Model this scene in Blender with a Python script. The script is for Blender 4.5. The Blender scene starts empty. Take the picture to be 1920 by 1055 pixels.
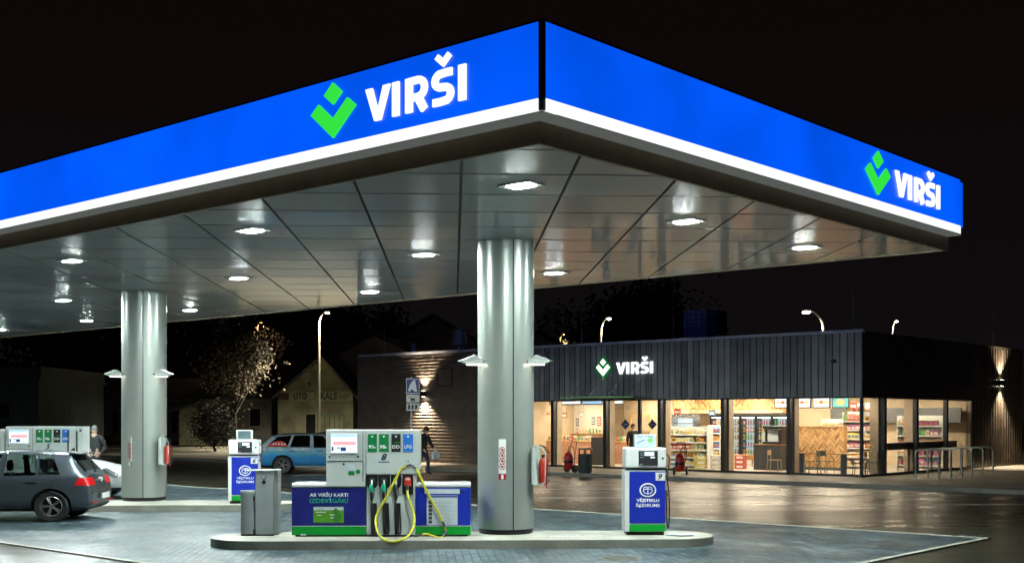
import bpy, bmesh, math, random
from mathutils import Vector, Matrix
random.seed(7)
R = math.radians
scene = bpy.context.scene
COL = scene.collection
# ------------------------------------------------------------------ camera
F, EYE, HOR = 2279.0, 2.2, 783.0
cam_d = bpy.data.cameras.new('camera')
cam = bpy.data.objects.new('camera', cam_d); COL.objects.link(cam)
cam.location = (0, 0, EYE); cam.rotation_euler = (R(90), 0, 0)
cam_d.sensor_width = 36; cam_d.lens = 36 * F / 1920
cam_d.shift_y = (HOR - 527.5) / 1920
cam_d.clip_end = 2000
scene.camera = cam
# ------------------------------------------------------------------ night sky, view
w = bpy.data.worlds.new('World'); scene.world = w; w.use_nodes = True
bgn = w.node_tree.nodes['Background']
tc = w.node_tree.nodes.new('ShaderNodeTexCoord'); sx = w.node_tree.nodes.new('ShaderNodeSeparateXYZ')
rp = w.node_tree.nodes.new('ShaderNodeValToRGB')
rp.color_ramp.elements[0].position = 0.0; rp.color_ramp.elements[0].color = (.0045, .0042, .0048, 1)
rp.color_ramp.elements[1].position = 0.30; rp.color_ramp.elements[1].color = (.0042, .0020, .0020, 1)
w.node_tree.links.new(tc.outputs['Generated'], sx.inputs[0])
w.node_tree.links.new(sx.outputs['Z'], rp.inputs[0]); w.node_tree.links.new(rp.outputs[0], bgn.inputs[0])
bgn.inputs[1].default_value = 1.0
scene.view_settings.view_transform = 'Standard'; scene.view_settings.look = 'None'
scene.view_settings.exposure = 0.0; scene.view_settings.gamma = 1
scene.cycles.max_bounces = 8; scene.cycles.diffuse_bounces = 4; scene.cycles.glossy_bounces = 4
scene.cycles.transparent_max_bounces = 16; scene.cycles.caustics_reflective = False
scene.cycles.sample_clamp_indirect = 4

def at(px, py, z=0.0):
    d = F * (z - EYE) / (HOR - py); return Vector(((px - 960) / F * d, d, z))
def atd(px, d, z=0.0): return Vector(((px - 960) / F * d, d, z))
def zpx(py, d): return EYE + (HOR - py) / F * d
# canopy / shop frames: local x runs right along the front, local y away from it
CA = -math.asin(.6615); CC = Vector((.338, 13.5, 0)); SC = Vector((12.25, 42.5, 0))
def frame(o, x, y, z=0.0): return Vector((o.x + .75 * x + .6615 * y, o.y - .6615 * x + .75 * y, z))
def can(x, y, z=0.0): return frame(CC, x, y, z)
def shp(x, y, z=0.0): return frame(SC, x, y, z)
def tpx(px, O=SC):    # where the front line is met by an image column: local x (negative)
    r = (px - 960) / F; return -(O.x - r * O.y) / (.75 + .6615 * r)
ISL = R(2.76)

# ------------------------------------------------------------------ materials
def lin(c):
    if isinstance(c, str):
        c = [int(c[i:i+2], 16) / 255 for i in (0, 2, 4)]
    return tuple(x / 12.92 if x <= .04045 else ((x + .055) / 1.055) ** 2.4 for x in c[:3])
MATS = {}
def mat(name, col, rough=.5, metal=0, var=.12, vs=3.0, bump=0, bs=30, emit=None, es=1.0, spec=.5, coat=0, stretch=None, rvar=0.0, c2=None, detail=4):
    if name in MATS: return MATS[name]
    m = bpy.data.materials.new(name); m.use_nodes = True; nt = m.node_tree; N = nt.nodes; L = nt.links
    b = N['Principled BSDF']; col = lin(col) if isinstance(col, str) else col
    b.inputs['Roughness'].default_value = rough; b.inputs['Metallic'].default_value = metal
    b.inputs['Specular IOR Level'].default_value = spec
    if coat: b.inputs['Coat Weight'].default_value = coat; b.inputs['Coat Roughness'].default_value = .08
    tcn = N.new('ShaderNodeTexCoord'); src = tcn.outputs['Object']
    if stretch:
        mp = N.new('ShaderNodeMapping'); mp.inputs['Scale'].default_value = stretch
        L.new(src, mp.inputs[0]); src = mp.outputs[0]
    if var or c2 is not None or rvar:
        no = N.new('ShaderNodeTexNoise'); no.inputs['Scale'].default_value = vs; no.inputs['Detail'].default_value = detail
        L.new(src, no.inputs['Vector'])
        r = N.new('ShaderNodeValToRGB')
        k = c2 if c2 is not None else tuple(max(0, x * (1 - var * 2)) for x in col)
        if isinstance(k, str): k = lin(k)
        r.color_ramp.elements[0].position = .34; r.color_ramp.elements[0].color = (*k, 1)
        r.color_ramp.elements[1].position = .64; r.color_ramp.elements[1].color = (*col, 1)
        L.new(no.outputs['Fac'], r.inputs[0]); L.new(r.outputs[0], b.inputs['Base Color'])
        if rvar:
            mr = N.new('ShaderNodeMapRange'); mr.inputs[1].default_value = .35; mr.inputs[2].default_value = .65
            mr.inputs[3].default_value = max(.03, rough - rvar); mr.inputs[4].default_value = rough + rvar
            L.new(no.outputs['Fac'], mr.inputs[0]); L.new(mr.outputs[0], b.inputs['Roughness'])
    else: b.inputs['Base Color'].default_value = (*col, 1)
    if bump:
        n2 = N.new('ShaderNodeTexNoise'); n2.inputs['Scale'].default_value = bs; n2.inputs['Detail'].default_value = 5
        L.new(src, n2.inputs['Vector'])
        bp = N.new('ShaderNodeBump'); bp.inputs['Strength'].default_value = bump; bp.inputs['Distance'].default_value = .02
        L.new(n2.outputs['Fac'], bp.inputs['Height']); L.new(bp.outputs[0], b.inputs['Normal'])
    if emit is not None:
        b.inputs['Emission Color'].default_value = (*(lin(emit) if isinstance(emit, str) else emit), 1)
        b.inputs['Emission Strength'].default_value = es
    MATS[name] = m; return m
def glass(name, tint=(1, 1, 1), refl=.12, rough=.02):
    m = bpy.data.materials.new(name); m.use_nodes = True; nt = m.node_tree; nt.nodes.clear()
    o = nt.nodes.new('ShaderNodeOutputMaterial'); mx = nt.nodes.new('ShaderNodeMixShader')
    t = nt.nodes.new('ShaderNodeBsdfTransparent'); t.inputs[0].default_value = (*tint, 1)
    g = nt.nodes.new('ShaderNodeBsdfGlossy'); g.inputs['Roughness'].default_value = rough
    lw = nt.nodes.new('ShaderNodeLayerWeight'); lw.inputs[0].default_value = .5
    fr = nt.nodes.new('ShaderNodeMath'); fr.operation = 'POWER'; fr.inputs[1].default_value = 4.5; nt.links.new(lw.outputs['Facing'], fr.inputs[0])
    ad = nt.nodes.new('ShaderNodeMath'); ad.operation = 'ADD'; ad.inputs[1].default_value = refl; ad.use_clamp = True
    nt.links.new(fr.outputs[0], ad.inputs[0]); nt.links.new(ad.outputs[0], mx.inputs[0])
    nt.links.new(t.outputs[0], mx.inputs[1]); nt.links.new(g.outputs[0], mx.inputs[2]); nt.links.new(mx.outputs[0], o.inputs[0])
    MATS[name] = m; return m
def glow(name, col, s=1.0, var=0.0, vs=.6):
    m = bpy.data.materials.new(name); m.use_nodes = True; nt = m.node_tree; b = nt.nodes['Principled BSDF']
    c = lin(col) if isinstance(col, str) else col
    b.inputs['Base Color'].default_value = (*[x * .4 for x in c], 1); b.inputs['Roughness'].default_value = .35
    b.inputs['Emission Color'].default_value = (*c, 1); b.inputs['Emission Strength'].default_value = s
    if var:   # uneven lamps behind a lit panel
        t = nt.nodes.new('ShaderNodeTexCoord'); n = nt.nodes.new('ShaderNodeTexNoise'); n.inputs['Scale'].default_value = vs; n.inputs['Detail'].default_value = 3
        mr = nt.nodes.new('ShaderNodeMapRange'); mr.inputs[1].default_value = .3; mr.inputs[2].default_value = .7
        mr.inputs[3].default_value = s * (1 - var); mr.inputs[4].default_value = s * (1 + var)
        nt.links.new(t.outputs['Object'], n.inputs['Vector']); nt.links.new(n.outputs['Fac'], mr.inputs[0]); nt.links.new(mr.outputs[0], b.inputs['Emission Strength'])
    MATS[name] = m; return m

def M(n): return MATS[n]
# ------------------------------------------------------------------ mesh builder
class MB:
    def __init__(s): s.v = []; s.f = []; s.mi = []
    def add(s, vs, fs, mi=0, T=None):
        o = len(s.v); s.v += [tuple(T @ Vector(v)) if T else tuple(v) for v in vs]
        s.f += [tuple(i + o for i in f) for f in fs]; s.mi += [mi] * len(fs); return s
    def box(s, x0, x1, y0, y1, z0, z1, mi=0, T=None):
        vs = [(x, y, z) for z in (z0, z1) for y in (y0, y1) for x in (x0, x1)]
        return s.add(vs, [(0,2,3,1), (4,5,7,6), (0,1,5,4), (2,6,7,3), (0,4,6,2), (1,3,7,5)], mi, T)
    def prism(s, poly, a0, a1, axis='y', mi=0, T=None):   # polygon extruded along axis
        n = len(poly)
        def P(p, a): return {'y': (p[0], a, p[1]), 'z': (p[0], p[1], a), 'x': (a, p[0], p[1])}[axis]
        vs = [P(p, a0) for p in poly] + [P(p, a1) for p in poly]
        ar = sum(poly[i][0] * poly[(i+1) % n][1] - poly[(i+1) % n][0] * poly[i][1] for i in range(n))
        fl = (ar > 0) ^ (axis == 'y') ^ (a1 < a0)
        fs = [tuple(range(n)), tuple(range(2*n-1, n-1, -1))] + [(i+n, (i+1) % n + n, (i+1) % n, i) for i in range(n)]
        if fl: fs = [tuple(reversed(f)) for f in fs]
        return s.add(vs, fs, mi, T)
    def cyl(s, p0, p1, r0, r1=None, n=16, mi=0, cap=True):
        r1 = r0 if r1 is None else r1; p0 = Vector(p0); p1 = Vector(p1); d = (p1 - p0).normalized()
        a = d.orthogonal().normalized(); b = d.cross(a)
        vs = [p + (a * math.cos(2*math.pi*i/n) + b * math.sin(2*math.pi*i/n)) * r for p, r in ((p0, r0), (p1, r1)) for i in range(n)]
        fs = [(i, (i+1) % n, (i+1) % n + n, i + n) for i in range(n)]
        if cap: fs += [tuple(range(n-1, -1, -1)), tuple(range(n, 2*n))]
        return s.add(vs, fs, mi)
    def tube(s, pts, r, n=8, mi=0, smooth=0):
        pts = [Vector(p) for p in pts]
        if smooth: pts = crom(pts, smooth)
        vs = []; up = None
        for i, p in enumerate(pts):
            d = (pts[min(i+1, len(pts)-1)] - pts[max(i-1, 0)]).normalized()
            if up is None: a = d.orthogonal().normalized()
            else: a = (up - d * up.dot(d)).normalized()
            up = a; b = d.cross(a); rr = r(i / (len(pts)-1)) if callable(r) else r
            vs += [p + (a * math.cos(2*math.pi*k/n) + b * math.sin(2*math.pi*k/n)) * rr for k in range(n)]
        fs = [(i*n+k, i*n+(k+1) % n, (i+1)*n+(k+1) % n, (i+1)*n+k) for i in range(len(pts)-1) for k in range(n)]
        fs += [tuple(range(n-1, -1, -1)), tuple((len(pts)-1)*n+k for k in range(n))]
        return s.add(vs, fs, mi)
    def lathe(s, prof, n=24, T=None, mi=0):   # profile of (r, z)
        vs = [(r*math.cos(2*math.pi*k/n), r*math.sin(2*math.pi*k/n), z) for r, z in prof for k in range(n)]
        fs = [(i*n+k, i*n+(k+1) % n, (i+1)*n+(k+1) % n, (i+1)*n+k) for i in range(len(prof)-1) for k in range(n)]
        return s.add(vs, fs, mi, T)
    def build(s, name, mats, parent=None, loc=None, rotz=0, bevel=0, smooth=0, seg=2):
        me = bpy.data.meshes.new(name); me.from_pydata(s.v, [], s.f)
        if not isinstance(mats, (list, tuple)): mats = [mats]
        for m in mats: me.materials.append(M(m) if isinstance(m, str) else m)
        if len(mats) > 1: me.polygons.foreach_set('material_index', s.mi)
        me.update()
        if smooth:
            me.shade_smooth(); me.set_sharp_from_angle(angle=R(smooth))
        o = bpy.data.objects.new(name, me); COL.objects.link(o)
        if parent: o.parent = parent
        if loc is not None: o.location = loc
        o.rotation_euler.z = rotz
        if bevel:
            bm = o.modifiers.new('b', 'BEVEL'); bm.width = bevel; bm.segments = seg; bm.limit_method = 'ANGLE'; bm.angle_limit = R(40)
        return o
def crom(p, k):
    out = []
    for i in range(len(p)-1):
        a, b, c, d = p[max(i-1, 0)], p[i], p[i+1], p[min(i+2, len(p)-1)]
        for j in range(k):
            t = j / k
            out.append(.5 * ((2*b) + (c-a)*t + (2*a-5*b+4*c-d)*t*t + (3*b-a-3*c+d)*t*t*t))
    return out + [p[-1]]
def tag(o, label, cat, group=None):
    o['label'] = label; o['category'] = cat
    if group: o['group'] = group
    return o
def setting(o, kind='structure'): o['kind'] = kind; return o
def thing(name, label, cat, loc=(0, 0, 0), rotz=0, group=None):
    o = bpy.data.objects.new(name, None); COL.objects.link(o); o.location = loc; o.rotation_euler.z = rotz
    o.empty_display_size = .2
    return tag(o, label, cat, group)
def copy_tree(o, parent=None):
    c = o.copy(); COL.objects.link(c); c.parent = parent
    for ch in list(o.children): copy_tree(ch, c)
    return c
def dup(o, loc, rotz, label, group=None):
    c = copy_tree(o); c.location = loc; c.rotation_euler.z = rotz; c['label'] = label
    if group: c['group'] = group
    return c
def text(s, name, m, parent, x, y, z, wid=None, hgt=.1, depth=.004, bold=0.0, slant=0, align='L', up='z', spacing=1.0):
    """writing in the local XZ plane facing -Y, its left bottom at x, z (cap height hgt)"""
    c = bpy.data.curves.new(name, 'FONT'); c.body = s; c.size = 1; c.offset = bold; c.extrude = 0; c.shear = slant; c.resolution_u = 3; c.space_character = spacing
    o = bpy.data.objects.new(name, c); COL.objects.link(o)
    dg = bpy.context.evaluated_depsgraph_get(); me = bpy.data.meshes.new_from_object(o.evaluated_get(dg))
    bpy.data.objects.remove(o); bpy.data.curves.remove(c)
    xs = [v.co.x for v in me.vertices]; x0, x1 = min(xs), max(xs)
    cap = .729; k = hgt / cap; kx = (wid / (x1 - x0)) if wid else k
    off = x - ((x0 + x1) / 2 * kx if align == 'C' else x0 * kx)
    for v in me.vertices: v.co = (off + v.co.x * kx, y - depth, z + v.co.y * k)
    me.materials.append(M(m) if isinstance(m, str) else m); me.name = name
    o = bpy.data.objects.new(name, me); COL.objects.link(o); o.parent = parent
    return o
def ribbon(mb, pts, wd, y0, y1, closed=False):     # a stroke of constant width as a solid strip in XZ
    pts = [Vector(p) for p in pts]; n = len(pts); L_ = []; R_ = []
    for i, p in enumerate(pts):
        if i == 0: d = pts[1]-pts[0]; nn = Vector((-d.y, d.x)).normalized(); mlen = 1
        elif i == n-1: d = pts[-1]-pts[-2]; nn = Vector((-d.y, d.x)).normalized(); mlen = 1
        else:
            d1 = (pts[i]-pts[i-1]).normalized(); d2 = (pts[i+1]-pts[i]).normalized(); t = (d1+d2).normalized()
            nn = Vector((-t.y, t.x)); mlen = 1 / max(.4, nn.dot(Vector((-d1.y, d1.x))))
        L_.append(p + nn*wd/2*mlen); R_.append(p - nn*wd/2*mlen)
    o = len(mb.v); vs = []
    for y in (y0, y1):
        for a, b in zip(L_, R_): vs += [(a.x, y, a.y), (b.x, y, b.y)]
    N2 = 2*n; fs = []
    for i in range(n-1):
        a = 2*i; fs += [(a, a+1, a+3, a+2), (N2+a, N2+a+2, N2+a+3, N2+a+1), (a, a+2, N2+a+2, N2+a), (a+1, N2+a+1, N2+a+3, a+3)]
    fs += [(0, N2, N2+1, 1), (N2-2, N2-1, 2*N2-1, 2*N2-2)]
    mb.add(vs, fs)
def brand_text(name, m, parent, x0, wid, z0, cap, y, th=.03):
    """VIRSI with a caron, heavy condensed capitals drawn from strokes; unit height 1, total width W"""
    W = 4.16; s = wid / W; sw = .2 * 1.05
    def st(pts, k=0, w_=.205):
        mb = bmv; tmp = MB(); ribbon(tmp, pts, w_ , 0, 1)
        mb.add([(x0 + (vx)*s, y - th - k*.003 if vy == 0 else y, z0 + vz*cap) for vx, vy, vz in tmp.v], tmp.f)
    bmv = MB()
    # V
    bmv.add([(x0+px*s, yy, z0+pz*cap) for yy in (y-th, y) for px, pz in [(0,1),(.26,1),(.48,.30),(.70,1),(.956,1),(.60,0),(.355,0)]],
            [(0,6,2,1), (2,6,5), (2,5,4,3), (7,8,9,13), (9,12,13), (9,10,11,12), (0,1,8,7), (1,2,9,8), (2,3,10,9), (3,4,11,10), (4,5,12,11), (5,6,13,12), (6,0,7,13)])
    st([(1.178,0),(1.178,1)], 0, .25)                         # I
    st([(1.677,0),(1.677,1)], 0, .25)                         # R
    arc = [(1.677,.90)] + [(2.02+.235*math.sin(a), .655+.245*math.cos(a)) for a in [i*math.pi/8 for i in range(9)]] + [(1.677,.41)]
    st(arc, 1)
    st([(1.99,.45),(2.25,0)], 2, .24)
    S = [(3.24,.895),(3.0,.90)] + [(2.87-.24*math.sin(a), .70+.20*math.cos(a)) for a in [i*math.pi/8 for i in range(1,8)]] + \
        [(2.95,.50)] + [(2.97+.22*math.sin(a), .30+.20*math.cos(a)) for a in [i*math.pi/8 for i in range(1,8)]] + [(2.83,.10),(2.56,.105)]
    st(S, 0, .215)
    st([(2.70,1.40),(2.93,1.19),(3.16,1.40)], 0, .17)     # caron
    st([(3.597,0),(3.597,1)], 0, .25)                         # I
    for i in range(len(bmv.v)): bmv.v[i] = (x0 + (bmv.v[i][0]-x0) * (4.16/3.725), bmv.v[i][1], bmv.v[i][2])
    return bmv.build(name, m, parent)
def brand_mark(name, m, parent, xc, wid, z0, z1, y, th=.03):
    h = z1 - z0; hw = wid/2
    d = [(0,1), (.40,.80), (0,.603), (-.40,.80)]
    c = [(-1,.50), (-.645,.666), (0,.35), (.645,.666), (1,.50), (0,0)]
    mb = MB()
    mb.prism([(xc+a*hw, z0+b*h) for a, b in d], y-th, y)
    P = [(xc+a*hw, z0+b*h) for a, b in c]
    n = 6; vs = [(p[0], yy, p[1]) for yy in (y-th, y) for p in P]
    fs = [(0,5,2,1), (2,5,4,3), (6,7,8,11), (8,9,10,11)] + [(i, (i+1) % n, (i+1) % n+n, i+n) for i in range(n)]
    mb.add(vs, fs)
    return mb.build(name, m, parent)

# ------------------------------------------------------------------ palette
def soffit_mat():
    m = bpy.data.materials.new('soffit metal'); m.use_nodes = True; nt = m.node_tree; N = nt.nodes; L = nt.links; b = N['Principled BSDF']
    g = N.new('ShaderNodeNewGeometry'); tcn = N.new('ShaderNodeTexCoord')
    r = N.new('ShaderNodeMapRange'); r.inputs[3].default_value = .28; r.inputs[4].default_value = .38
    L.new(g.outputs['Random Per Island'], r.inputs[0]); L.new(r.outputs[0], b.inputs['Roughness'])
    c = N.new('ShaderNodeMapRange'); c.inputs[3].default_value = .80; c.inputs[4].default_value = .90
    L.new(g.outputs['Random Per Island'], c.inputs[0])
    cc = N.new('ShaderNodeCombineColor'); L.new(c.outputs[0], cc.inputs[0]); L.new(c.outputs[0], cc.inputs[1])
    mu = N.new('ShaderNodeMath'); mu.operation = 'MULTIPLY'; mu.inputs[1].default_value = 1.0; L.new(c.outputs[0], mu.inputs[0]); L.new(mu.outputs[0], cc.inputs[2])
    L.new(cc.outputs[0], b.inputs['Base Color']); b.inputs['Metallic'].default_value = .08; b.inputs['Coat Weight'].default_value = .45; b.inputs['Coat Roughness'].default_value = .05
    no = N.new('ShaderNodeTexNoise'); no.inputs['Scale'].default_value = .9; no.inputs['Detail'].default_value = 2
    L.new(tcn.outputs['Object'], no.inputs['Vector'])
    bp = N.new('ShaderNodeBump'); bp.inputs['Strength'].default_value = .12; bp.inputs['Distance'].default_value = .03
    L.new(no.outputs['Fac'], bp.inputs['Height']); L.new(bp.outputs[0], b.inputs['Normal'])
    MATS['soffit'] = m
soffit_mat()
glow('sign_blue', (0.0, .100, .97), .97, .24, .4)
glow('sign_white', (.97, 1, .98), 1.15)
glow('sign_green', (.04, .87, .06), .9)
glow('lamp_lens', (.88, 1.0, .97), 1700)
glow('flood_lens', (1, .93, .82), 11)
glow('street_lens', (1, .90, .66), 40)
glow('sodium_lens', (1, .45, .12), 10)
glow('screen_white', (.85, .95, 1), .95, .15, 8)
glow('shop_panel', (1, .82, .60), 88)
glow('menu_screen', (.85, .93, 1), 1.3)
glow('halo_green', (0, .25, .03), .5)
glow('lip', (.30, .32, .30), .28)  # weak glow put into the fascia trim, for light reaching it from the strip
mat('band', (.52, .42, .28), .45, .0, var=.08)
mat('black_metal', '141414', .4, .3)
mat('black', (.008, .008, .009), .6, var=0)
mat('rubber', (.012, .012, .013), .55, var=.1)
mat('column_metal', (.40, .45, .415), .31, .5, var=.03, vs=2)
mat('white_paint', (.55, .61, .58), .35, var=.05, vs=2)
mat('white_gloss', (.70, .72, .70), .25, var=.03)
mat('grey_metal', (.46, .52, .52), .35, .35, var=.05)
mat('steel', (.5, .52, .52), .25, .9, var=.05)
mat('pump_blue', (.010, .028, .38), .35, var=.04)
mat('pump_violet', (.018, .022, .22), .35, c2=(.010, .013, .13), vs=2.5, var=.1)
mat('pump_green', (.0, .32, .03), .35, var=.03)
mat('label_green', (.0, .20, .05), .4, var=.03)
mat('label_dark', (.012, .014, .013), .4, var=0)
mat('label_blue', (.02, .17, .62), .4, var=.03)
mat('white_print', (.85, .87, .85), .5, var=0)
mat('green_print', (.02, .42, .2), .5, var=0)
mat('blue_print', (.03, .06, .25), .5, var=0)
mat('red_paint', (.45, .015, .012), .3, var=.1)
mat('red_bright', (.75, .05, .03), .35, var=.1)
mat('yellow_hose', (.62, .58, .03), .4, var=.15, vs=30)
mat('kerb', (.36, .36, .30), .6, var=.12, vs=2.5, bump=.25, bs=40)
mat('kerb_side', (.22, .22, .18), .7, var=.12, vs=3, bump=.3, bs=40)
# ------------------------------------------------------------------ ground materials
def asphalt_mat(name, col, r0, r1, bump, brick=False, sc=(1, 1, 1)):
    m = bpy.data.materials.new(name); m.use_nodes = True; nt = m.node_tree; N = nt.nodes; L = nt.links; b = N['Principled BSDF']
    t = N.new('ShaderNodeTexCoord'); mp = N.new('ShaderNodeMapping'); mp.inputs['Scale'].default_value = sc; L.new(t.outputs['Object'], mp.inputs[0])
    n1 = N.new('ShaderNodeTexNoise'); n1.inputs['Scale'].default_value = .55; n1.inputs['Detail'].default_value = 6; n1.inputs['Roughness'].default_value = .62
    n2 = N.new('ShaderNodeTexNoise'); n2.inputs['Scale'].default_value = 26; n2.inputs['Detail'].default_value = 4
    n3 = N.new('ShaderNodeTexNoise'); n3.inputs['Scale'].default_value = 4.5 if not brick else 9; n3.inputs['Detail'].default_value = 5
    for n in (n1, n3): L.new(mp.outputs[0], n.inputs['Vector'])
    L.new(t.outputs['Object'], n2.inputs['Vector'])
    mr = N.new('ShaderNodeMapRange'); mr.inputs[1].default_value = .38; mr.inputs[2].default_value = .62; mr.inputs[3].default_value = r0; mr.inputs[4].default_value = r1
    L.new(n1.outputs['Fac'], mr.inputs[0]); L.new(mr.outputs[0], b.inputs['Roughness'])
    mix = N.new('ShaderNodeMixRGB'); k_ = (.35, 1.75) if brick else (.62, 1.25); mix.inputs[1].default_value = (*[x*k_[0] for x in col], 1); mix.inputs[2].default_value = (*[x*k_[1] for x in col], 1)
    ad = N.new('ShaderNodeMath'); ad.operation = 'MULTIPLY_ADD'; ad.inputs[1].default_value = .5; ad.use_clamp = True
    L.new(n2.outputs['Fac'], ad.inputs[0]); mr2 = N.new('ShaderNodeMapRange'); mr2.inputs[1].default_value = .3; mr2.inputs[2].default_value = .7; mr2.inputs[3].default_value = -.1; mr2.inputs[4].default_value = .6
    L.new(n3.outputs['Fac'], mr2.inputs[0]); L.new(mr2.outputs[0], ad.inputs[2]); L.new(ad.outputs[0], mix.inputs[0])
    out = mix.outputs[0]; bp = N.new('ShaderNodeBump'); bp.inputs['Strength'].default_value = bump; bp.inputs['Distance'].default_value = .012
    if brick:
        mb = N.new('ShaderNodeMapping'); mb.inputs['Rotation'].default_value = (0, 0, R(44)); L.new(t.outputs['Object'], mb.inputs[0])
        br = N.new('ShaderNodeTexBrick'); br.inputs['Scale'].default_value = 1; br.inputs['Brick Width'].default_value = .26; br.inputs['Row Height'].default_value = .13
        br.inputs['Mortar Size'].default_value = .016; br.inputs['Mortar Smooth'].default_value = .4; br.inputs['Bias'].default_value = 0
        br.inputs['Color1'].default_value = (1.15, 1.15, 1.15, 1); br.inputs['Color2'].default_value = (.22, .24, .25, 1); br.inputs['Mortar'].default_value = (.16, .17, .17, 1)
        L.new(mb.outputs[0], br.inputs['Vector'])
        m2 = N.new('ShaderNodeMixRGB'); m2.blend_type = 'MULTIPLY'; m2.inputs[0].default_value = 1; L.new(out, m2.inputs[1]); L.new(br.outputs['Color'], m2.inputs[2])
        # pale dried-out splashes
        n4 = N.new('ShaderNodeTexNoise'); n4.inputs['Scale'].default_value = .8; n4.inputs['Detail'].default_value = 6; n4.inputs['Roughness'].default_value = .6; L.new(t.outputs['Object'], n4.inputs['Vector'])
        mr4 = N.new('ShaderNodeMapRange'); mr4.inputs[1].default_value = .52; mr4.inputs[2].default_value = .74; mr4.inputs[4].default_value = .45; L.new(n4.outputs['Fac'], mr4.inputs[0])
        m3 = N.new('ShaderNodeMixRGB'); L.new(mr4.outputs[0], m3.inputs[0]); L.new(m2.outputs[0], m3.inputs[1]); m3.inputs[2].default_value = (.17, .21, .21, 1)
        n5 = N.new('ShaderNodeTexNoise'); n5.inputs['Scale'].default_value = .45; n5.inputs['Detail'].default_value = 5; L.new(t.outputs['Object'], n5.inputs['Vector'])
        mr5 = N.new('ShaderNodeMapRange'); mr5.inputs[1].default_value = .42; mr5.inputs[2].default_value = .58; mr5.inputs[3].default_value = .55; mr5.inputs[4].default_value = 1.1; L.new(n5.outputs['Fac'], mr5.inputs[0])
        m5 = N.new('ShaderNodeMixRGB'); m5.blend_type = 'MULTIPLY'; m5.inputs[0].default_value = 1; L.new(m3.outputs[0], m5.inputs[1]); L.new(mr5.outputs[0], m5.inputs[2])
        out = m5.outputs[0]
        s = N.new('ShaderNodeMath'); s.operation = 'MULTIPLY_ADD'; s.inputs[1].default_value = -1.2; L.new(br.outputs['Fac'], s.inputs[0]); L.new(n2.outputs['Fac'], s.inputs[2])
        L.new(s.outputs[0], bp.inputs['Height'])
    else: L.new((n3 if name == 'wet_asphalt' else n2).outputs['Fac'], bp.inputs['Height'])
    L.new(out, b.inputs['Base Color']); L.new(bp.outputs[0], b.inputs['Normal']); b.inputs['Specular IOR Level'].default_value = .5
    MATS[name] = m
asphalt_mat('wet_asphalt', (.034, .032, .020), .26, .38, .017, sc=(.35, 1.8, 1))
asphalt_mat('paving', (.070, .112, .130), .30, .5, .5, brick=True)
asphalt_mat('pavement_slab', (.22, .205, .16), .5, .75, .3)
mat('trail_pale', (.70, .68, .58), .6, var=.15, vs=1.2)
asphalt_mat('soil', (.016, .014, .010), .8, .95, .8)
def sheet(name, pts, z, m, kind='structure'):
    mb = MB(); mb.add([(p[0], p[1], 0) for p in pts], [tuple(range(len(pts)))])
    return setting(mb.build(name, m, loc=(0, 0, z)), kind)
sheet('ground', [(-600, -30), (600, -30), (600, 900), (-600, 900)], -.012, 'soil')
sheet('asphalt_road', [(-45, -8), (60, -8), (60, 75), (-45, 75)], 0, 'wet_asphalt')
# forecourt paving, laid square to the canopy
fc = MB(); fc.add([(-40, -.2, 0), (.45, -.2, 0), (.45, 11.95, 0), (-40, 11.95, 0)], [(0, 1, 2, 3)])
setting(fc.build('forecourt_paving', 'paving', loc=(CC.x, CC.y, .006), rotz=CA))
ed = MB()
ed.box(-40, .57, -.32, -.2, -.05, .022); ed.box(.45, .57, -.197, 11.95, -.05, .022); ed.box(-40, .57, 11.953, 12.05, -.05, .02)
setting(ed.build('kerb_edging', 'kerb', loc=(CC.x, CC.y, 0), rotz=CA))
# pale strips laid on the wet road, standing in for car light trails
def trail_strip(p, q, wd=.07):
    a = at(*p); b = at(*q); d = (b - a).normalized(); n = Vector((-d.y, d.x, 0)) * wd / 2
    o = sheet('light_trail_strip', [a-n, b-n, b+n, a+n], .005, 'trail_pale'); return o
mat('trail_pale', (.70, .68, .58), .6, var=.15, vs=1.2)
trail_strip((1010, 933), (1812, 928), .3); trail_strip((1020, 917), (1528, 915), .3); trail_strip((1622, 947), (2050, 944), .26)
trail_strip((548, 890), (890, 888), .35)
# drain cover and pit in the paving
def cover(px, py, r, label, m='kerb_side'):
    mb = MB(); mb.cyl((0,0,0), (0,0,.014), r, n=28, mi=0); mb.cyl((0,0,.014), (0,0,.018), r*.82, n=28, mi=1)
    for k in range(-3, 4):
        h = math.sqrt(max(0, .6 - (k*.2)**2)) * r; mb.box(-h, h, k*r*.2-.01, k*r*.2+.01, .018, .022, 0)
    o = mb.build('drain_cover', [m, 'black_metal'], loc=at(px, py, .004)); tag(o, label, 'drain cover')
cover(1163, 1047, .34, 'round iron cover set in the paving in front of the kerb island')
cover(1822, 1003, .2, 'small round cover shining at the far tip of the paving', 'steel')

# pavement in front of the shop
kx1 = 60; pv = MB()
def spt(px, py): p = at(px, py, .12); d = p - SC; return (.75*d.x - .6615*d.y, .6615*d.x + .75*d.y)
l0 = spt(322, 869)
yk = -4.0
out = [(20, yk), (20, 22), (0, 22), (-56, 22), (-56, -.6)]
c0 = (-43.5, -1.9); 
out += [(c0[0]-2.0*math.sin(t)-.2, c0[1]-2.1*math.cos(t)) for t in [math.pi/2 - i*math.pi/12 for i in range(1, 7)]]
pv.prism(out, 0, .12, 'z')
setting(pv.build('pavement', 'pavement_slab', loc=SC, rotz=CA))
kb = MB(); kb.box(-43.6, 20, yk-.13, yk-.003, -.05, .13)
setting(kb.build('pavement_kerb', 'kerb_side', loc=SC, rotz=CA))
verge = sheet('verge', [at(-300, 868), at(318, 868), (-22, 62, 0), (-19, 90, 0), (60, 140, 0), (-120, 140, 0)], .012, 'soil')

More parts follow.
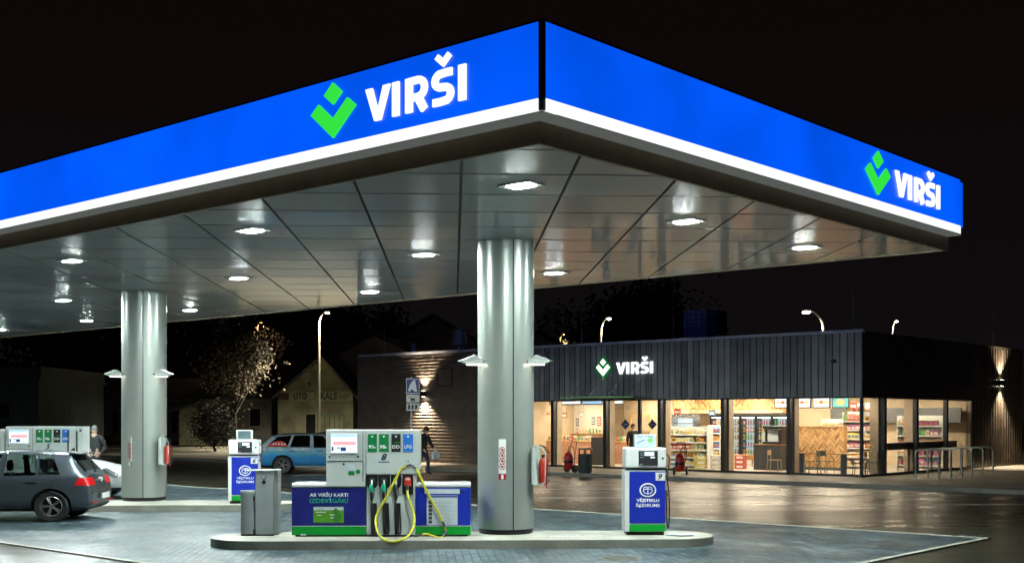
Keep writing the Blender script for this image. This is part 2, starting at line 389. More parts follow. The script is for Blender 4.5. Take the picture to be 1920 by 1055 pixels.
# ------------------------------------------------------------------ canopy
can_r = thing('fuel_canopy', 'large flat fuel station canopy with glowing blue fascia and white light strip', 'canopy', CC, CA)
ZS, Z0, ZW, Z1 = 5.34, 5.612, 5.757, 6.61
W_ = 12.05; LEN = 40
mb = MB(); mb.box(-LEN, -.062, 0, .22, ZW, Z1, 0); mb.build('fascia', ['sign_blue'], can_r)
mb = MB(); mb.box(-.22, 0, .062, W_, ZW, Z1, 0); mb.build('fascia', ['sign_blue'], can_r)
mb = MB(); mb.box(-LEN, -.062, -.012, .2, Z0, ZW-.003); mb.build('light_strip', 'sign_white', can_r)
mb = MB(); mb.box(-.2, .012, .062, W_, Z0, ZW-.003); mb.build('light_strip', 'sign_white', can_r)
mb = MB(); mb.box(-.0605, -.003, .003, .0605, Z0+.01, Z1-.002); mb.build('corner_post', 'black_metal', can_r)
mb = MB()
mb.box(-LEN, .0, -.01, .24, Z0-.035, Z0-.003); mb.box(-.24, .01, .243, W_+.01, Z0-.035, Z0-.003)
mb.build('fascia_trim', 'lip', can_r)
mb = MB()
mb.box(-LEN, -.0, .01, .2, Z1+.003, Z1+.03); mb.box(-.2, -.0, .203, W_, Z1+.003, Z1+.03)
mb.build('top_flashing', 'black_metal', can_r)
mb = MB(); mb.box(-LEN, -.05, W_+.06, W_+.26, ZW, Z1-.02); mb.build('fascia', 'sign_blue', can_r)
mb = MB(); mb.box(-LEN, -.24, .243, .30, ZS-.02, Z0-.038); mb.box(-.30, -.24, .303, W_, ZS-.02, Z0-.038); mb.box(-LEN, -.24, W_, W_+.05, ZS-.02, Z1-.1)
mb.build('soffit_band', 'band', can_r)
mb = MB(); mb.box(-LEN, -.23, .25, W_, 5.9, 6.5); mb.build('roof_deck', 'black_metal', can_r)
# soffit panels, laid square to the pump islands and clipped by the canopy edge
def soffit_panels():
    ca, sa = math.cos(ISL), math.sin(ISL)
    rect = [(-LEN, .303), (-.303, .303), (-.303, W_-.003), (-LEN, W_-.003)]
    def w2c(p):  # world xy -> canopy local
        dx, dy = p[0]-CC.x, p[1]-CC.y; return (.75*dx-.6615*dy, .6615*dx+.75*dy)
    def clip(poly):
        for ax, lim, sgn in ((0, -LEN, 1), (0, -.303, -1), (1, .303, 1), (1, W_-.003, -1)):
            o = []
            for i in range(len(poly)):
                a, b = poly[i], poly[(i+1) % len(poly)]; da = (a[ax]-lim)*sgn; db = (b[ax]-lim)*sgn
                if da >= 0: o.append(a)
                if (da >= 0) != (db >= 0):
                    t = da/(da-db); o.append((a[0]+(b[0]-a[0])*t, a[1]+(b[1]-a[1])*t))
            poly = o
            if len(poly) < 3: return []
        return poly
    mb = MB(); pa, pb = 1.418, 1.445
    for i in range(-32, 9):
        for j in range(-2, 34):
            a0 = .10 + i*pa; b0 = 14.22 + (j-1)*pb
            g, gb = .021, .032
            q = [(a0+g, b0+gb), (a0+pa-g, b0+gb), (a0+pa-g, b0+pb-gb), (a0+g, b0+pb-gb)]
            q = clip([w2c((a*ca-b*sa, a*sa+b*ca)) for a, b in q])
            if len(q) >= 3:
                # tiny tilt of each panel
                tx, ty = random.gauss(0, .0012), random.gauss(0, .0012); cx = sum(p[0] for p in q)/len(q); cy = sum(p[1] for p in q)/len(q)
                n = len(q); z = [ZS + (p[0]-cx)*tx + (p[1]-cy)*ty for p in q]
                vs = [(p[0], p[1], zz) for p, zz in zip(q, z)] + [(p[0], p[1], zz+.03) for p, zz in zip(q, z)]
                mb.add(vs, [tuple(range(n-1, -1, -1))] + [(k, (k+1) % n, (k+1) % n+n, k+n) for k in range(n)])
    mb.build('soffit', 'soffit', can_r)
    mb = MB(); mb.box(-LEN, -.31, .31, W_-.01, ZS+.05, ZS+.08); mb.build('soffit_backing', 'black_metal', can_r)
soffit_panels()
brand_mark('emblem', 'sign_green', can_r, -3.54, .89, 5.84, 6.56, -.002)
brand_text('lettering', 'sign_white', can_r, -2.905, 1.75, 5.93, .42, -.002)
ct = bpy.data.objects.new('side_sign', None); COL.objects.link(ct); ct.parent = can_r; ct.rotation_euler.z = R(90)
for o in (brand_mark('emblem', 'sign_green', can_r, 8.52, .92, 5.84, 6.56, -.002), brand_text('lettering', 'sign_white', can_r, 9.185, 1.87, 5.93, .42, -.002)):
    o.rotation_euler.z = R(90)
bpy.data.objects.remove(ct)
# recessed luminaires
def lum():
    t = thing('canopy_light', 'x', 'light', (0, 0, 0), 0, 'lights recessed in the canopy soffit')
    mb = MB()
    for a, b, c, d in ((-.27, .27, -.18, -.107), (-.27, .27, .107, .18), (-.27, -.168, -.105, .105), (.168, .27, -.105, .105)): mb.box(a, b, c, d, -.022, .02)
    mb.build('frame', 'white_gloss', t)
    mb = MB(); mb.box(-.165, .165, -.105, .105, -.0285, .01); mb.build('lens', 'lamp_lens', t); return t
L0 = lum(); rows = ['nearest the blue front fascia', 'over the middle of the pumps', 'near the far edge']
cols = ['by the right corner', 'just left of the big column', 'over the front dispenser', 'above the left column', 'deep on the left', 'at the far left end']
for i, u in enumerate([2.05, 8.0, 13.9, 21.67, 27.45, 33.4]):
    for j, v in enumerate([2.0, 6.0, 9.93]):
        loc = can(-u, v, ZS-.003)
        lb = 'bright recessed canopy light ' + cols[i] + ', ' + rows[j]
        if i == j == 0: L0.location = loc; L0.rotation_euler.z = CA; L0['label'] = lb
        else: dup(L0, loc, CA, lb)

# ------------------------------------------------------------------ islands
def island(name, cx, cy, ln, wd, label):
    t = thing(name, label, 'kerb island', (cx, cy, 0), ISL)
    def outl(l, w_, n=10):
        r = w_/2; o = []
        for s in (1, -1):
            for k in range(n+1):
                a = -math.pi/2 + math.pi*k/n
                o.append((s*(l/2-r*1.1+math.cos(a)*r*1.1), s*math.sin(a)*r))
        return o
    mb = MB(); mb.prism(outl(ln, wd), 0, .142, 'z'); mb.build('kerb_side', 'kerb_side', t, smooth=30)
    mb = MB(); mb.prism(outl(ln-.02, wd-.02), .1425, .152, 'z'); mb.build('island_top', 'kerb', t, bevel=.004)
    return t
island('kerb_island', -.83, 21.2, 8.75, 1.62, 'pale concrete kerb island carrying the front dispenser')
island('kerb_island', -10.3, 29.35, 10.2, 1.75, 'concrete kerb island behind the dark hatchback')
IT = .152
# worn lettering on the island top
o = text('CENTRĀLTEKT', 'painted_letters', 'white_print', None, 0, 0, 0, wid=.92, hgt=.16, depth=0); 
for v in o.data.vertices: v.co = (v.co.x, v.co.z, 0)
o.location = at(1031, 1005, IT+.002); o.rotation_euler.z = ISL; tag(o, 'worn white letters painted on the island top right of the column', 'painted letters'); o.name = 'painted_letters'

# ------------------------------------------------------------------ columns
def column(loc, which, a=.505, b=.6):
    t = thing('canopy_column', 'x', 'column', loc, ISL, 'columns holding the canopy')
    def outl(k=1.0, h0=-math.pi, h1=math.pi, n=40):
        return [(a*k*math.copysign(abs(math.cos(q))**.92, math.cos(q)), b*k*math.copysign(abs(math.sin(q))**.92, math.sin(q))) for q in [h0+(h1-h0)*i/n for i in range(n+(h1-h0 < 6))]]
    top = ZS - IT - .001
    mb = MB(); mb.prism(outl(.95), 0, .085, 'z'); mb.build('plinth', 'black', t)
    mb = MB(); mb.prism(outl(.975), .086, top, 'z'); mb.build('seam', 'black_metal', t, smooth=40)
    # two half shells, open joint in front and behind
    for s in (-1, 1):
        e = .018
        c0 = -math.pi/2 + .10 if True else 0
        q0, q1 = (-math.pi/2+.19+e, math.pi/2-e) if s > 0 else (math.pi/2+e, math.pi*3/2+.19-e)
        o = outl(1.0, q0, q1, 26); i_ = list(reversed(outl(.98, q0, q1, 26)))
        mb = MB(); n = len(o)
        vs = []
        for z in (.088, top-.002): vs += [(x, y, z) for x, y in o + i_]
        N2 = 2*n; fs = [(k, (k+1) % N2, (k+1) % N2+N2, k+N2) for k in range(N2)]
        fs += [(k, N2-1-k, N2-2-k, k+1) for k in range(n-1)] + [(N2+k, N2+k+1, 2*N2-2-k, 2*N2-1-k) for k in range(n-1)]
        mb.add(vs, fs); mb.build('shell', 'column_metal', t, smooth=30)
    return t
cA = column(at(948, 1000, IT) + Vector((0, .38, 0)), 0); cA['label'] = 'thick grey metal column on the front island beside dispenser 8'
cB = dup(cA, at(267, 937, IT) + Vector((0, .15, 0)), ISL, 'grey metal column standing behind the dark hatchback'); cB.scale = (1.06, 1.0, 1)

def flood(loc, rz, label, s=1):   # small wall flood on the column
    t = thing('column_floodlight', label, 'light', loc, rz, 'small floodlights on the columns')
    mb = MB(); mb.add([(0,-.11,.0),(.16,-.14,.09),(.44,-.10,-.02),(.0,.11,.0),(.16,.14,.09),(.44,.10,-.02),(.02,-.1,-.06),(.30,-.1,-.075),(.02,.1,-.06),(.30,.1,-.075)],
        [(0,2,1),(3,4,5),(0,1,4,3),(1,2,5,4),(0,6,7,2),(3,5,9,8),(0,3,8,6),(2,7,9,5)]); mb.build('housing', 'white_paint', t, bevel=.012)
    mb = MB(); mb.box(.04, .28, -.085, .085, -.088, -.079); mb.build('lens', 'flood_lens', t)
    mb = MB(); mb.cyl((-.16, 0, -.02), (.04, 0, -.02), .02, n=8); mb.build('bracket', 'steel', t)
    return t
colA, colB = cA.location, cB.location
f0 = flood((colA.x+.40, colA.y-.42, 3.22), R(-10), 'small angular floodlight on the right flank of the big column')
dup(f0, (colA.x-.40, colA.y-.42, 3.22), R(190), 'small angular floodlight on the left flank of the big column')
dup(f0, (colB.x+.42, colB.y-.46, 3.3), R(-4), 'small angular floodlight on the right flank of the left column')
dup(f0, (colB.x-.40, colB.y-.46, 3.3), R(184), 'small angular floodlight on the left flank of the left column')
glass('box_glass', (.9, .93, .92), .10)
def ext_box(loc, rz, label):
    t = thing('extinguisher_box', label, 'extinguisher box', loc, rz, 'extinguisher boxes on the columns')
    prof = [(0, 0), (.20, 0), (.25, .06), (.26, .56), (.20, .66), (.10, .70), (0, .66)]
    mb = MB(); mb.prism([(x, z) for x, z in prof[:1]+[(.11, 0), (.06, .68), (0, .66)]], -.15, .15, 'y'); mb.build('back_shell', 'white_paint', t, bevel=.01)
    mb = MB(); P = [(.112, 0), (.20, 0), (.25, .06), (.26, .56), (.20, .66), (.10, .70), (.062, .68)]
    n = len(P); vs = [(p[0], yy, p[1]) for yy in (-.15, .15) for p in P]
    mb.add(vs, [(i, i+1, i+1+n, i+n) for i in range(n-1)] + [tuple(range(n-1, -1, -1)), tuple(range(n, 2*n))]); mb.build('clear_cover', 'box_glass', t)
    mb = MB()
    for i in range(n-1): mb.tube([(P[i][0]+.002, -.152, P[i][1]), (P[i+1][0]+.002, -.152, P[i+1][1])], .008, 6)
    mb.build('rim', 'white_paint', t)
    return t
def extinguisher(loc, rz, label):
    t = thing('fire_extinguisher', label, 'fire extinguisher', loc, rz, 'hand fire extinguishers in wall boxes')
    mb = MB(); mb.lathe([(0, 0), (.055, 0), (.062, .02), (.062, .36), (.045, .41), (.02, .43), (0, .43)], 18); mb.build('cylinder', 'red_bright', t, smooth=40)
    mb = MB(); mb.cyl((0,0,.43), (0,0,.47), .018, n=8); mb.box(-.02, .08, -.01, .01, .47, .49); mb.build('valve', 'black_metal', t)
    mb = MB(); mb.tube([(.02,0,.46), (.09,0,.40), (.085,0,.2), (.07,0,.05), (.075, 0, -.10)], .012, 7, smooth=5); mb.build('hose', 'red_paint', t)
    return t
eb = ext_box((colA.x+.50, colA.y-.35, 1.02), R(-18), 'clear fronted extinguisher box hung on the right of the big column')
dup(eb, (colB.x+.53, colB.y-.4, 1.05), R(-8), 'clear fronted extinguisher box hung on the right of the left column')
ex = extinguisher((colA.x+.50+.155, colA.y-.40, 1.06), R(-18), 'red fire extinguisher inside the box on the big column')
dup(ex, (colB.x+.53+.155, colB.y-.42, 1.09), R(-8), 'red fire extinguisher inside the box on the left column')

def strip_sign(col, x, zt, k=1, label=''):
    # a narrow notice curved with the column
    t = thing('safety_notice', label, 'notice', (col.x, col.y, 0), ISL, 'safety notices on the columns')
    a, b = .508*k, .603
    def P(x, z, e=0): return (x, -b*math.sqrt(max(0, 1-(x/a)**2))**.97 - e - .004, z)
    mb = MB(); n = 4
    for i in range(n):
        x0, x1 = x-.065+.13*i/n, x-.065+.13*(i+1)/n
        mb.add([P(x0, zt-.60), P(x1, zt-.60), P(x1, zt), P(x0, zt)], [(0,1,2,3)])
    mb.build('backing', 'white_print', t)
    for q in range(4):
        zc = zt-.19-.098*q; mb = MB()
        ring = [P(x+.048*math.cos(s), zc+.048*math.sin(s), .004) for s in [2*math.pi*i/20 for i in range(21)]]
        mb.tube(ring, .006, 5); mb.tube([P(x-.034, zc+.034, .004), P(x+.034, zc-.034, .004)], .005, 5); mb.build('prohibition_symbol', 'red_paint', t)
        mb = MB(); mb.cyl(P(x, zc, .001), P(x, zc, .004), .02, n=8); mb.build('pictogram', 'black', t)
    mb = MB(); mb.add([P(x-.065, zt-.71, .001), P(x+.065, zt-.71, .001), P(x+.065, zt-.61, .001), P(x-.065, zt-.61, .001)], [(0,1,2,3)]); mb.build('red_label', 'red_paint', t)
    mb = MB(); mb.add([P(x-.02, zt-.70, .004), P(x+.02, zt-.70, .004), P(x+.02, zt-.62, .004), P(x-.02, zt-.62, .004)], [(0,1,2,3)]); mb.build('label_mark', 'white_print', t)
strip_sign(colA, -.085, 1.83, 1, 'white notice strip with red prohibition rings on the big column')
strip_sign(colB, -.22, 1.73, 1.06, 'white notice strip with red prohibition rings on the left column')

# ------------------------------------------------------------------ dispensers
K = 1/107.0
def X(px): return (px - 700) * K            # local x of the front dispenser, origin at image column 700
def Z(py): return EYE + (783 - py) * K - IT
def dispenser(num, full):
    t = thing('fuel_dispenser', 'x', 'fuel dispenser', (0, 0, 0), 0, 'white multi-fuel dispensers')
    mb = MB(); mb.box(X(556), X(874) if full else X(776), .03, .5, 0, .06); mb.build('plinth', 'black', t)
    def panel(x0, x1, m1):
        mb = MB(); mb.box(x0, x1, 0, .55, Z(912)-.001, Z(903)); mb.build('cabinet_top', 'white_gloss', t, bevel=.03, seg=3)
        mb = MB(); mb.box(x0+.004, x1-.004, .006, .54, Z(983)+.012, Z(912)-.004); b = mb.build('cabinet', m1, t, bevel=.008)
        mb = MB(); mb.box(x0+.003, x1-.003, .004, .542, Z(983), Z(983)+.010); mb.build('white_line', 'white_gloss', t)
        mb = MB(); mb.box(x0+.004, x1-.004, .006, .54, Z(999), Z(983)-.002); mb.build('green_base', 'pump_green', t, bevel=.008)
    panel(X(549), X(687), 'pump_violet' if full else 'white_paint')
    if full: panel(X(777.5), X(880), 'pump_blue')
    mb = MB(); mb.box(X(613), X(687)-.004, -.01, .56, Z(910), Z(805)); mb.build('payment_head', 'white_paint', t, bevel=.012)
    mb = MB(); mb.box(X(687), X(785), -.02, .57, Z(887), Z(805)); mb.build('grade_head', 'white_paint', t, bevel=.012)
    mb = MB(); mb.box(X(687.5), X(777), .0, .555, Z(999), Z(887)-.002)
    mb.build('hose_cabinet', 'white_paint', t, bevel=.008)
    mb = MB(); mb.box(X(615), X(680), -.0155, -.0105, Z(863.2), Z(862)); mb.box(X(680.5), X(681.3), -.0155, -.0105, Z(900), Z(808)); mb.build('panel_joint', 'black', t)
    # screen
    mb = MB(); mb.box(X(620), X(672), -.022, -.0105, Z(849), Z(811)); mb.build('screen_bezel', 'white_gloss', t, bevel=.004)
    mb = MB(); mb.box(X(622.5), X(670), -.027, -.0225, Z(847), Z(813)); s = mb.build('screen', 'screen_white', t)
    mb = MB(); mb.box(X(626), X(668), -.0295, -.0275, Z(833), Z(826)); mb.build('screen_banner', 'screen_pink', s)
    mb = MB(); mb.box(X(623.5), X(627), -.0295, -.0275, Z(844), Z(836)); mb.box(X(633), X(639), -.0295, -.0275, Z(839), Z(837)); mb.box(X(640), X(650), -.0295, -.0275, Z(844), Z(837)); mb.build('screen_icons', 'blue_print', s)
    mb = MB(); mb.box(X(623), X(669.5), -.0292, -.0275, Z(818), Z(813.5)); mb.build('screen_header', 'screen_sky', s)
    for px, py, r in ((619.5, 854.5, .018), (672, 854.5, .02), (645.5, 868, .02), (646, 854.5, .008)):
        mb = MB(); mb.cyl((X(px), -.012, Z(py)), (X(px), -.022, Z(py)), r, n=12); mb.build('lock', 'black', t)
    mb = MB(); mb.box(X(654), X(665), -.0145, -.0105, Z(888.5), Z(881)); mb.build('green_sticker', 'label_green', t)
    mb = MB(); mb.cyl((X(672), -.0105, Z(882)), (X(672), -.0145, Z(882)), .04, n=16); mb.build('green_sticker', 'label_green', t)
    mb = MB(); mb.box(X(654), X(665), -.0145, -.0105, Z(880), Z(867)); mb.build('notice_sticker', 'pale_print', t)
    for x0, x1, m, s_ in ((689.8, 706.8, 'label_green', '95'), (710.8, 728.7, 'label_green', '98'), (733.5, 750.5, 'label_dark', 'DD'), (755, 773.4, 'label_blue', 'LPG')):
        mb = MB(); mb.box(X(x0), X(x1), -.026, -.0205, Z(845.6), Z(812.5)); l = mb.build('grade_label', m, t)
        if s_ in ('95', '98'):
            a = text(s_, 'grade_text', 'white_print', l, X(x0)+.015, -.027, Z(839), wid=.088, hgt=.06, depth=.001, bold=.02)
            text('E', 'grade_text', 'white_print', l, X(x0)+.108, -.027, Z(839), wid=.026, hgt=.03, depth=.001, bold=.02)
        else: text(s_, 'grade_text', 'white_print', l, (X(x0)+X(x1))/2, -.027, Z(839), wid=.125, hgt=.06, depth=.001, bold=.02, align='C')
        mb = MB(); mb.prism([((X(x0)+X(x1))/2+a, Z(817.5)+b) for a, b in ((-.022, .016), (.022, .016), (0, -.022))], -.030, -.0265); mb.build('arrow_mark', 'white_print', l)
        if s_ == 'DD': mb = MB(); mb.box(X(739), X(750), -.030, -.0265, Z(829), Z(827.5)); mb.build('green_bar', 'pump_green', l)
    n = text(num, 'number', 'black', t, X(720), -.0225, Z(860.5), wid=.10, hgt=.11, depth=.001, bold=.03, slant=.3, align='C')
    mb = MB(); mb.box(X(709), X(730), -.0235, -.0205, Z(865), Z(863.2)); mb.build('number_bar', 'blue_print', t)
    for k, (px, py) in enumerate(((758, 856), (764, 858), (770, 855), (761, 862), (771, 860))):
        mb = MB(); mb.box(X(px)-.01, X(px)+.012, -.0235, -.0205, Z(py)-.006, Z(py)+.006); mb.build('warning_mark', 'grey_metal', t)
    mb = MB(); mb.cyl((X(764.5), -.0205, Z(863)), (X(764.5), -.026, Z(863)), .012, n=10); mb.build('lock', 'black', t)
    # nozzle bays
    for k, (a, b) in enumerate(((687.8, 708), (709.7, 731), (732.5, 751.5), (753.8, 773.5))):
        mid = (X(a)+X(b))/2; bay = MB()
        zb = Z(912 if k < 3 else 924)
        cut = .0 if k == 3 else .035
        pl = [(X(a), Z(888)), (X(b), Z(888)), (X(b), zb+cut*1.4), (X(b)-cut, zb), (X(a)+cut, zb), (X(a), zb+cut*1.4)]
        bay.prism(pl, -.022, -.001); bb = bay.build('nozzle_bay', 'black_plastic', t, bevel=.006)
        if k < 3:
            mb = MB(); mb.prism([(mid-.05, Z(893)), (mid+.05, Z(893)), (mid+.045, Z(905)), (mid-.045, Z(905))], -.03, -.0225); mb.build('bay_recess', 'grey_dark', bb)
            mb = MB(); mb.box(mid-.02, X(b)-.035, -.004, -.0005, Z(998), Z(940)); mb.build('hose_channel', 'black', t)
        nz = None
        if k < 3:
            body = 'nozzle_green' if k < 2 else 'grey_dark'
            mb = MB(); mb.tube([(mid, -.06, Z(897)), (mid, -.075, Z(905)), (mid, -.08, Z(912))], .014, 8); nz = mb.build('nozzle', 'white_gloss', t)
            mb = MB(); mb.tube([(mid-.005, -.085, Z(905)), (mid-.008, -.09, Z(912)), (mid-.006, -.085, Z(919))], lambda q: .028+.012*math.sin(q*3.1), 8, smooth=4); mb.build('nozzle_body', body, nz)
            mb = MB(); mb.tube([(mid-.006, -.085, Z(919)), (mid-.004, -.075, Z(927)), (mid, -.055, Z(934))], .026, 8, smooth=3); mb.build('nozzle_grip', 'black_plastic', nz)
            mb = MB(); mb.tube([(mid+.035, -.08, Z(910)), (mid+.045, -.08, Z(921)), (mid+.02, -.06, Z(931))], .008, 6, smooth=4); mb.build('trigger_guard', 'black_plastic', nz)
            mb = MB(); mb.tube([(mid, -.055, Z(934)), (mid-.01, -.055, Z(950)), (mid, -.06, Z(972)), (mid+.035, -.065, Z(990)), (mid+.075, -.055, Z(996)), (mid+.085, -.03, Z(985)), (mid+.07, -.012, Z(960)), (mid+.065, -.008, Z(940))], .0135, 8, smooth=6); mb.build('fuel_hose', 'rubber', t)
        else:
            mb = MB(); mb.prism([(mid-.06, Z(909)), (mid+.06, Z(909)), (mid+.062, Z(897)), (mid+.045, Z(892)), (mid-.045, Z(892)), (mid-.062, Z(897))], -.075, -.0225); mb.build('gas_holder', 'red_bright', bb, bevel=.015, seg=3)
            mb = MB(); mb.prism([(mid+.045*math.cos(q), Z(897.5)+.04*math.sin(q)) for q in [i*math.pi/8 for i in range(9)]], -.08, -.0755); mb.build('holder_cap', 'white_gloss', bb)
            mb = MB(); mb.cyl((mid, -.08, Z(905)), (mid, -.095, Z(922)), .022, .026, 12); mb.build('gas_nozzle', 'steel', t)
    if full:   # the yellow gas hose looped over its bracket
        def zm(x, y, d=-.1):
            D_ = 21.0 + d; return ((600 + x/4.586 - 960)/F*D_ - (700-960)/F*21.0, d, EYE + (783 - 790 - y/4.586)/F*D_ - IT)
        pts = [zm(752, 585, -.09), zm(752, 625, -.12), zm(775, 700, -.16), zm(806, 800, -.2), zm(805, 880, -.34), zm(765, 965, -.54), zm(700, 1012, -.67), zm(630, 1030, -.69), zm(555, 1018, -.67), zm(500, 965, -.54), zm(478, 890, -.34), zm(482, 810, -.18), (zm(530, 720, -.15)), zm(600, 590, -.12), zm(655, 480, -.1), zm(700, 405, -.08), zm(735, 385, -.06)]
        mb = MB(); mb.tube(pts, .021, 10, smooth=6); mb.build('gas_hose', 'yellow_hose', t)
        pts = [zm(825, 410, -.06), zm(850, 450, -.08), zm(900, 560, -.09), zm(960, 680, -.09), (zm(1020, 790, -.09)), zm(1055, 865, -.09)]
        mb = MB(); mb.tube(pts, .021, 10, smooth=6); mb.build('gas_hose', 'yellow_hose', t)
        mb = MB(); mb.tube([zm(730, 388, -.06), zm(750, 378, -.06), zm(778, 372, -.07), zm(805, 385, -.06), zm(828, 412, -.06)], .013, 8, smooth=4); mb.tube([zm(772, 372, -.01), zm(772, 372, -.08)], .02, 8)
        mb.build('hose_bracket', 'rubber', t)
        mb = MB(); mb.tube([zm(1052, 858, -.09), zm(1068, 895, -.1), zm(1070, 930, -.1), zm(1082, 955, -.12), zm(1062, 985, -.14)], .024, 8, smooth=4); mb.build('breakaway_coupling', 'grey_dark', t)
        mb = MB(); mb.tube([zm(1068, 905, -.101), zm(1072, 935, -.101)], .029, 8); mb.build('brass_ring', 'brass', t)
        mb = MB(); mb.tube([zm(1062, 985, -.14), zm(1030, 1000, -.14), zm(975, 985, -.13), zm(920, 966, -.12), zm(880, 968, -.1)], .02, 10, smooth=5); mb.build('gas_hose', 'yellow_hose', t)
        mb = MB(); mb.tube([zm(885, 968, -.1), zm(850, 975, -.08), zm(815, 985, -.06)], .026, 8); mb.build('hose_coupling', 'steel', t)
        xl = (X(571)+X(661))/2
        text('AR VIRŠU KARTI', 'panel_text', 'white_print', t, X(618), .004, Z(928), wid=.66, hgt=.062, depth=.002, bold=.02, align='C')
        text('IZDEVĪGĀK!', 'panel_text', 'green_print', t, X(618), .004, Z(939.5), wid=.66, hgt=.075, depth=.002, bold=.012, align='C')
        mb = MB(); mb.box(X(589.5), X(645.5), -.001, .0045, Z(976.3), Z(946.7)); cd = mb.build('loyalty_card_picture', 'card_green', t, bevel=.002)
        mb = MB(); mb.box(X(590.2), X(644.8), -.003, -.0015, Z(953), Z(947.4)); mb.build('card_header', 'pale_print', cd)
        mb = MB(); mb.cyl((X(632), -.0015, Z(966)), (X(632), -.003, Z(966)), .09, n=24); mb.prism([(X(631)+a, Z(955)+b) for a, b in ((-.06, 0), (0, -.06), (.06, 0), (0, .06))], -.0045, -.0031); mb.build('card_motif', 'card_dark', cd)
        text('virši', 'card_text', 'blue_print', cd, X(594), -.0035, Z(951.8), wid=.14, hgt=.022, depth=.001)
        mb = MB(); mb.box(X(594), X(612), -.003, -.0015, Z(957.5), Z(956)); mb.box(X(597), X(604), -.003, -.0015, Z(963), Z(961.5)); mb.box(X(620), X(628), -.0062, -.0046, Z(962.5), Z(961)); mb.box(X(622), X(627), -.0062, -.0046, Z(968), Z(966)); mb.build('card_lines', 'white_print', cd)
        mb = MB(); mb.box(X(794.5), X(859.5), -.001, .0045, Z(923), Z(914.5)); mb.build('notice_header', 'pale_print', t)
        mb = MB(); mb.box(X(798.5), X(855.5), -.001, .0045, Z(980.5), Z(926)); sh = mb.build('notice_sheet', 'pale_print', t)
        mb = MB(); mb.box(X(799), X(855), -.003, -.0015, Z(930), Z(926.8)); mb.build('notice_band', 'blue_print', sh)
        for r_ in range(6):
            mb = MB(); z = Z(937 + r_*7.2); mb.box(X(802), X(808.5), -.003, -.0015, z-.045, z+.01)
            mb.build('notice_picture', 'grey_dark', sh)
            mb = MB()
            for q in range(3): mb.box(X(812+(q == 2)*10), X(850-q*5), -.003, -.0015, z-.035+q*.018, z-.031+q*.018)
            mb.build('notice_text', 'grey_print', sh)
        for px in (864.5, 786): mb = MB(); mb.cyl((X(px), .006, Z(920)), (X(px), -.006, Z(920)), .018, n=10); mb.build('lock', 'black', t)
        mb = MB(); mb.box(X(566), X(576), -.0, .029, .02, .05); mb.build('floor_vent', 'pale_print', t)
        mb = MB(); mb.box(X(785)+.002, X(795), .05, .12, Z(885), Z(873)); mb.tube([(X(787), .03, Z(880)), (X(791), .0, Z(876)), (X(795), .02, Z(884))], .02, 8); mb.build('side_lamp', 'warm_plastic', t)
    else:
        mb = MB(); mb.box(X(785)+.003, X(785)+.20, .0, .55, Z(905), Z(805)); mb.build('side_cabinet', 'white_paint', t, bevel=.012)
        for px in (770, 792): mb = MB(); mb.box(X(px)-.02, X(px)+.02, -.028, -.0205, Z(890), Z(816)); mb.build('hose_slot', 'grey_dark', t)
        for pz in (812, 870): mb = MB(); mb.box(X(798), X(803), -.01, -.0005, Z(pz+6), Z(pz)); mb.build('hinge', 'grey_dark', t)
        mb = MB(); mb.box(X(613)-.80, X(613)-.05, .02, .53, Z(903)+.001, Z(812)); mb.build('payment_head', 'white_paint', t, bevel=.012)
    return t
mat('black_plastic', (.012, .012, .013), .3, var=0); mat('grey_dark', (.06, .065, .07), .35, .3, var=0)
mat('nozzle_green', (.02, .38, .22), .3, var=0); mat('brass', (.45, .33, .1), .35, .8)
mat('pale_print', (.60, .68, .72), .45, var=.05, vs=9); mat('grey_print', (.3, .36, .4), .5, var=0)
mat('card_green', (.12, .38, .03), .35, var=.12, vs=4); mat('card_dark', (.05, .22, .03), .35, var=.1)
mat('warm_plastic', (.7, .55, .3), .4)
glow('screen_pink', (1, .42, .45), .9); glow('screen_sky', (.45, .70, 1), .9)
d8 = dispenser('8', True); d8['label'] = 'white dispenser number 8 with looped yellow gas hose'
d8.location = atd(700, 21.0, IT); d8.rotation_euler.z = ISL * .4
d5 = dispenser('5', False); d5['label'] = 'white dispenser number 5 behind the dark hatchback'
s5 = 29.0
d5.location = atd(76, s5, IT); d5.rotation_euler.z = ISL
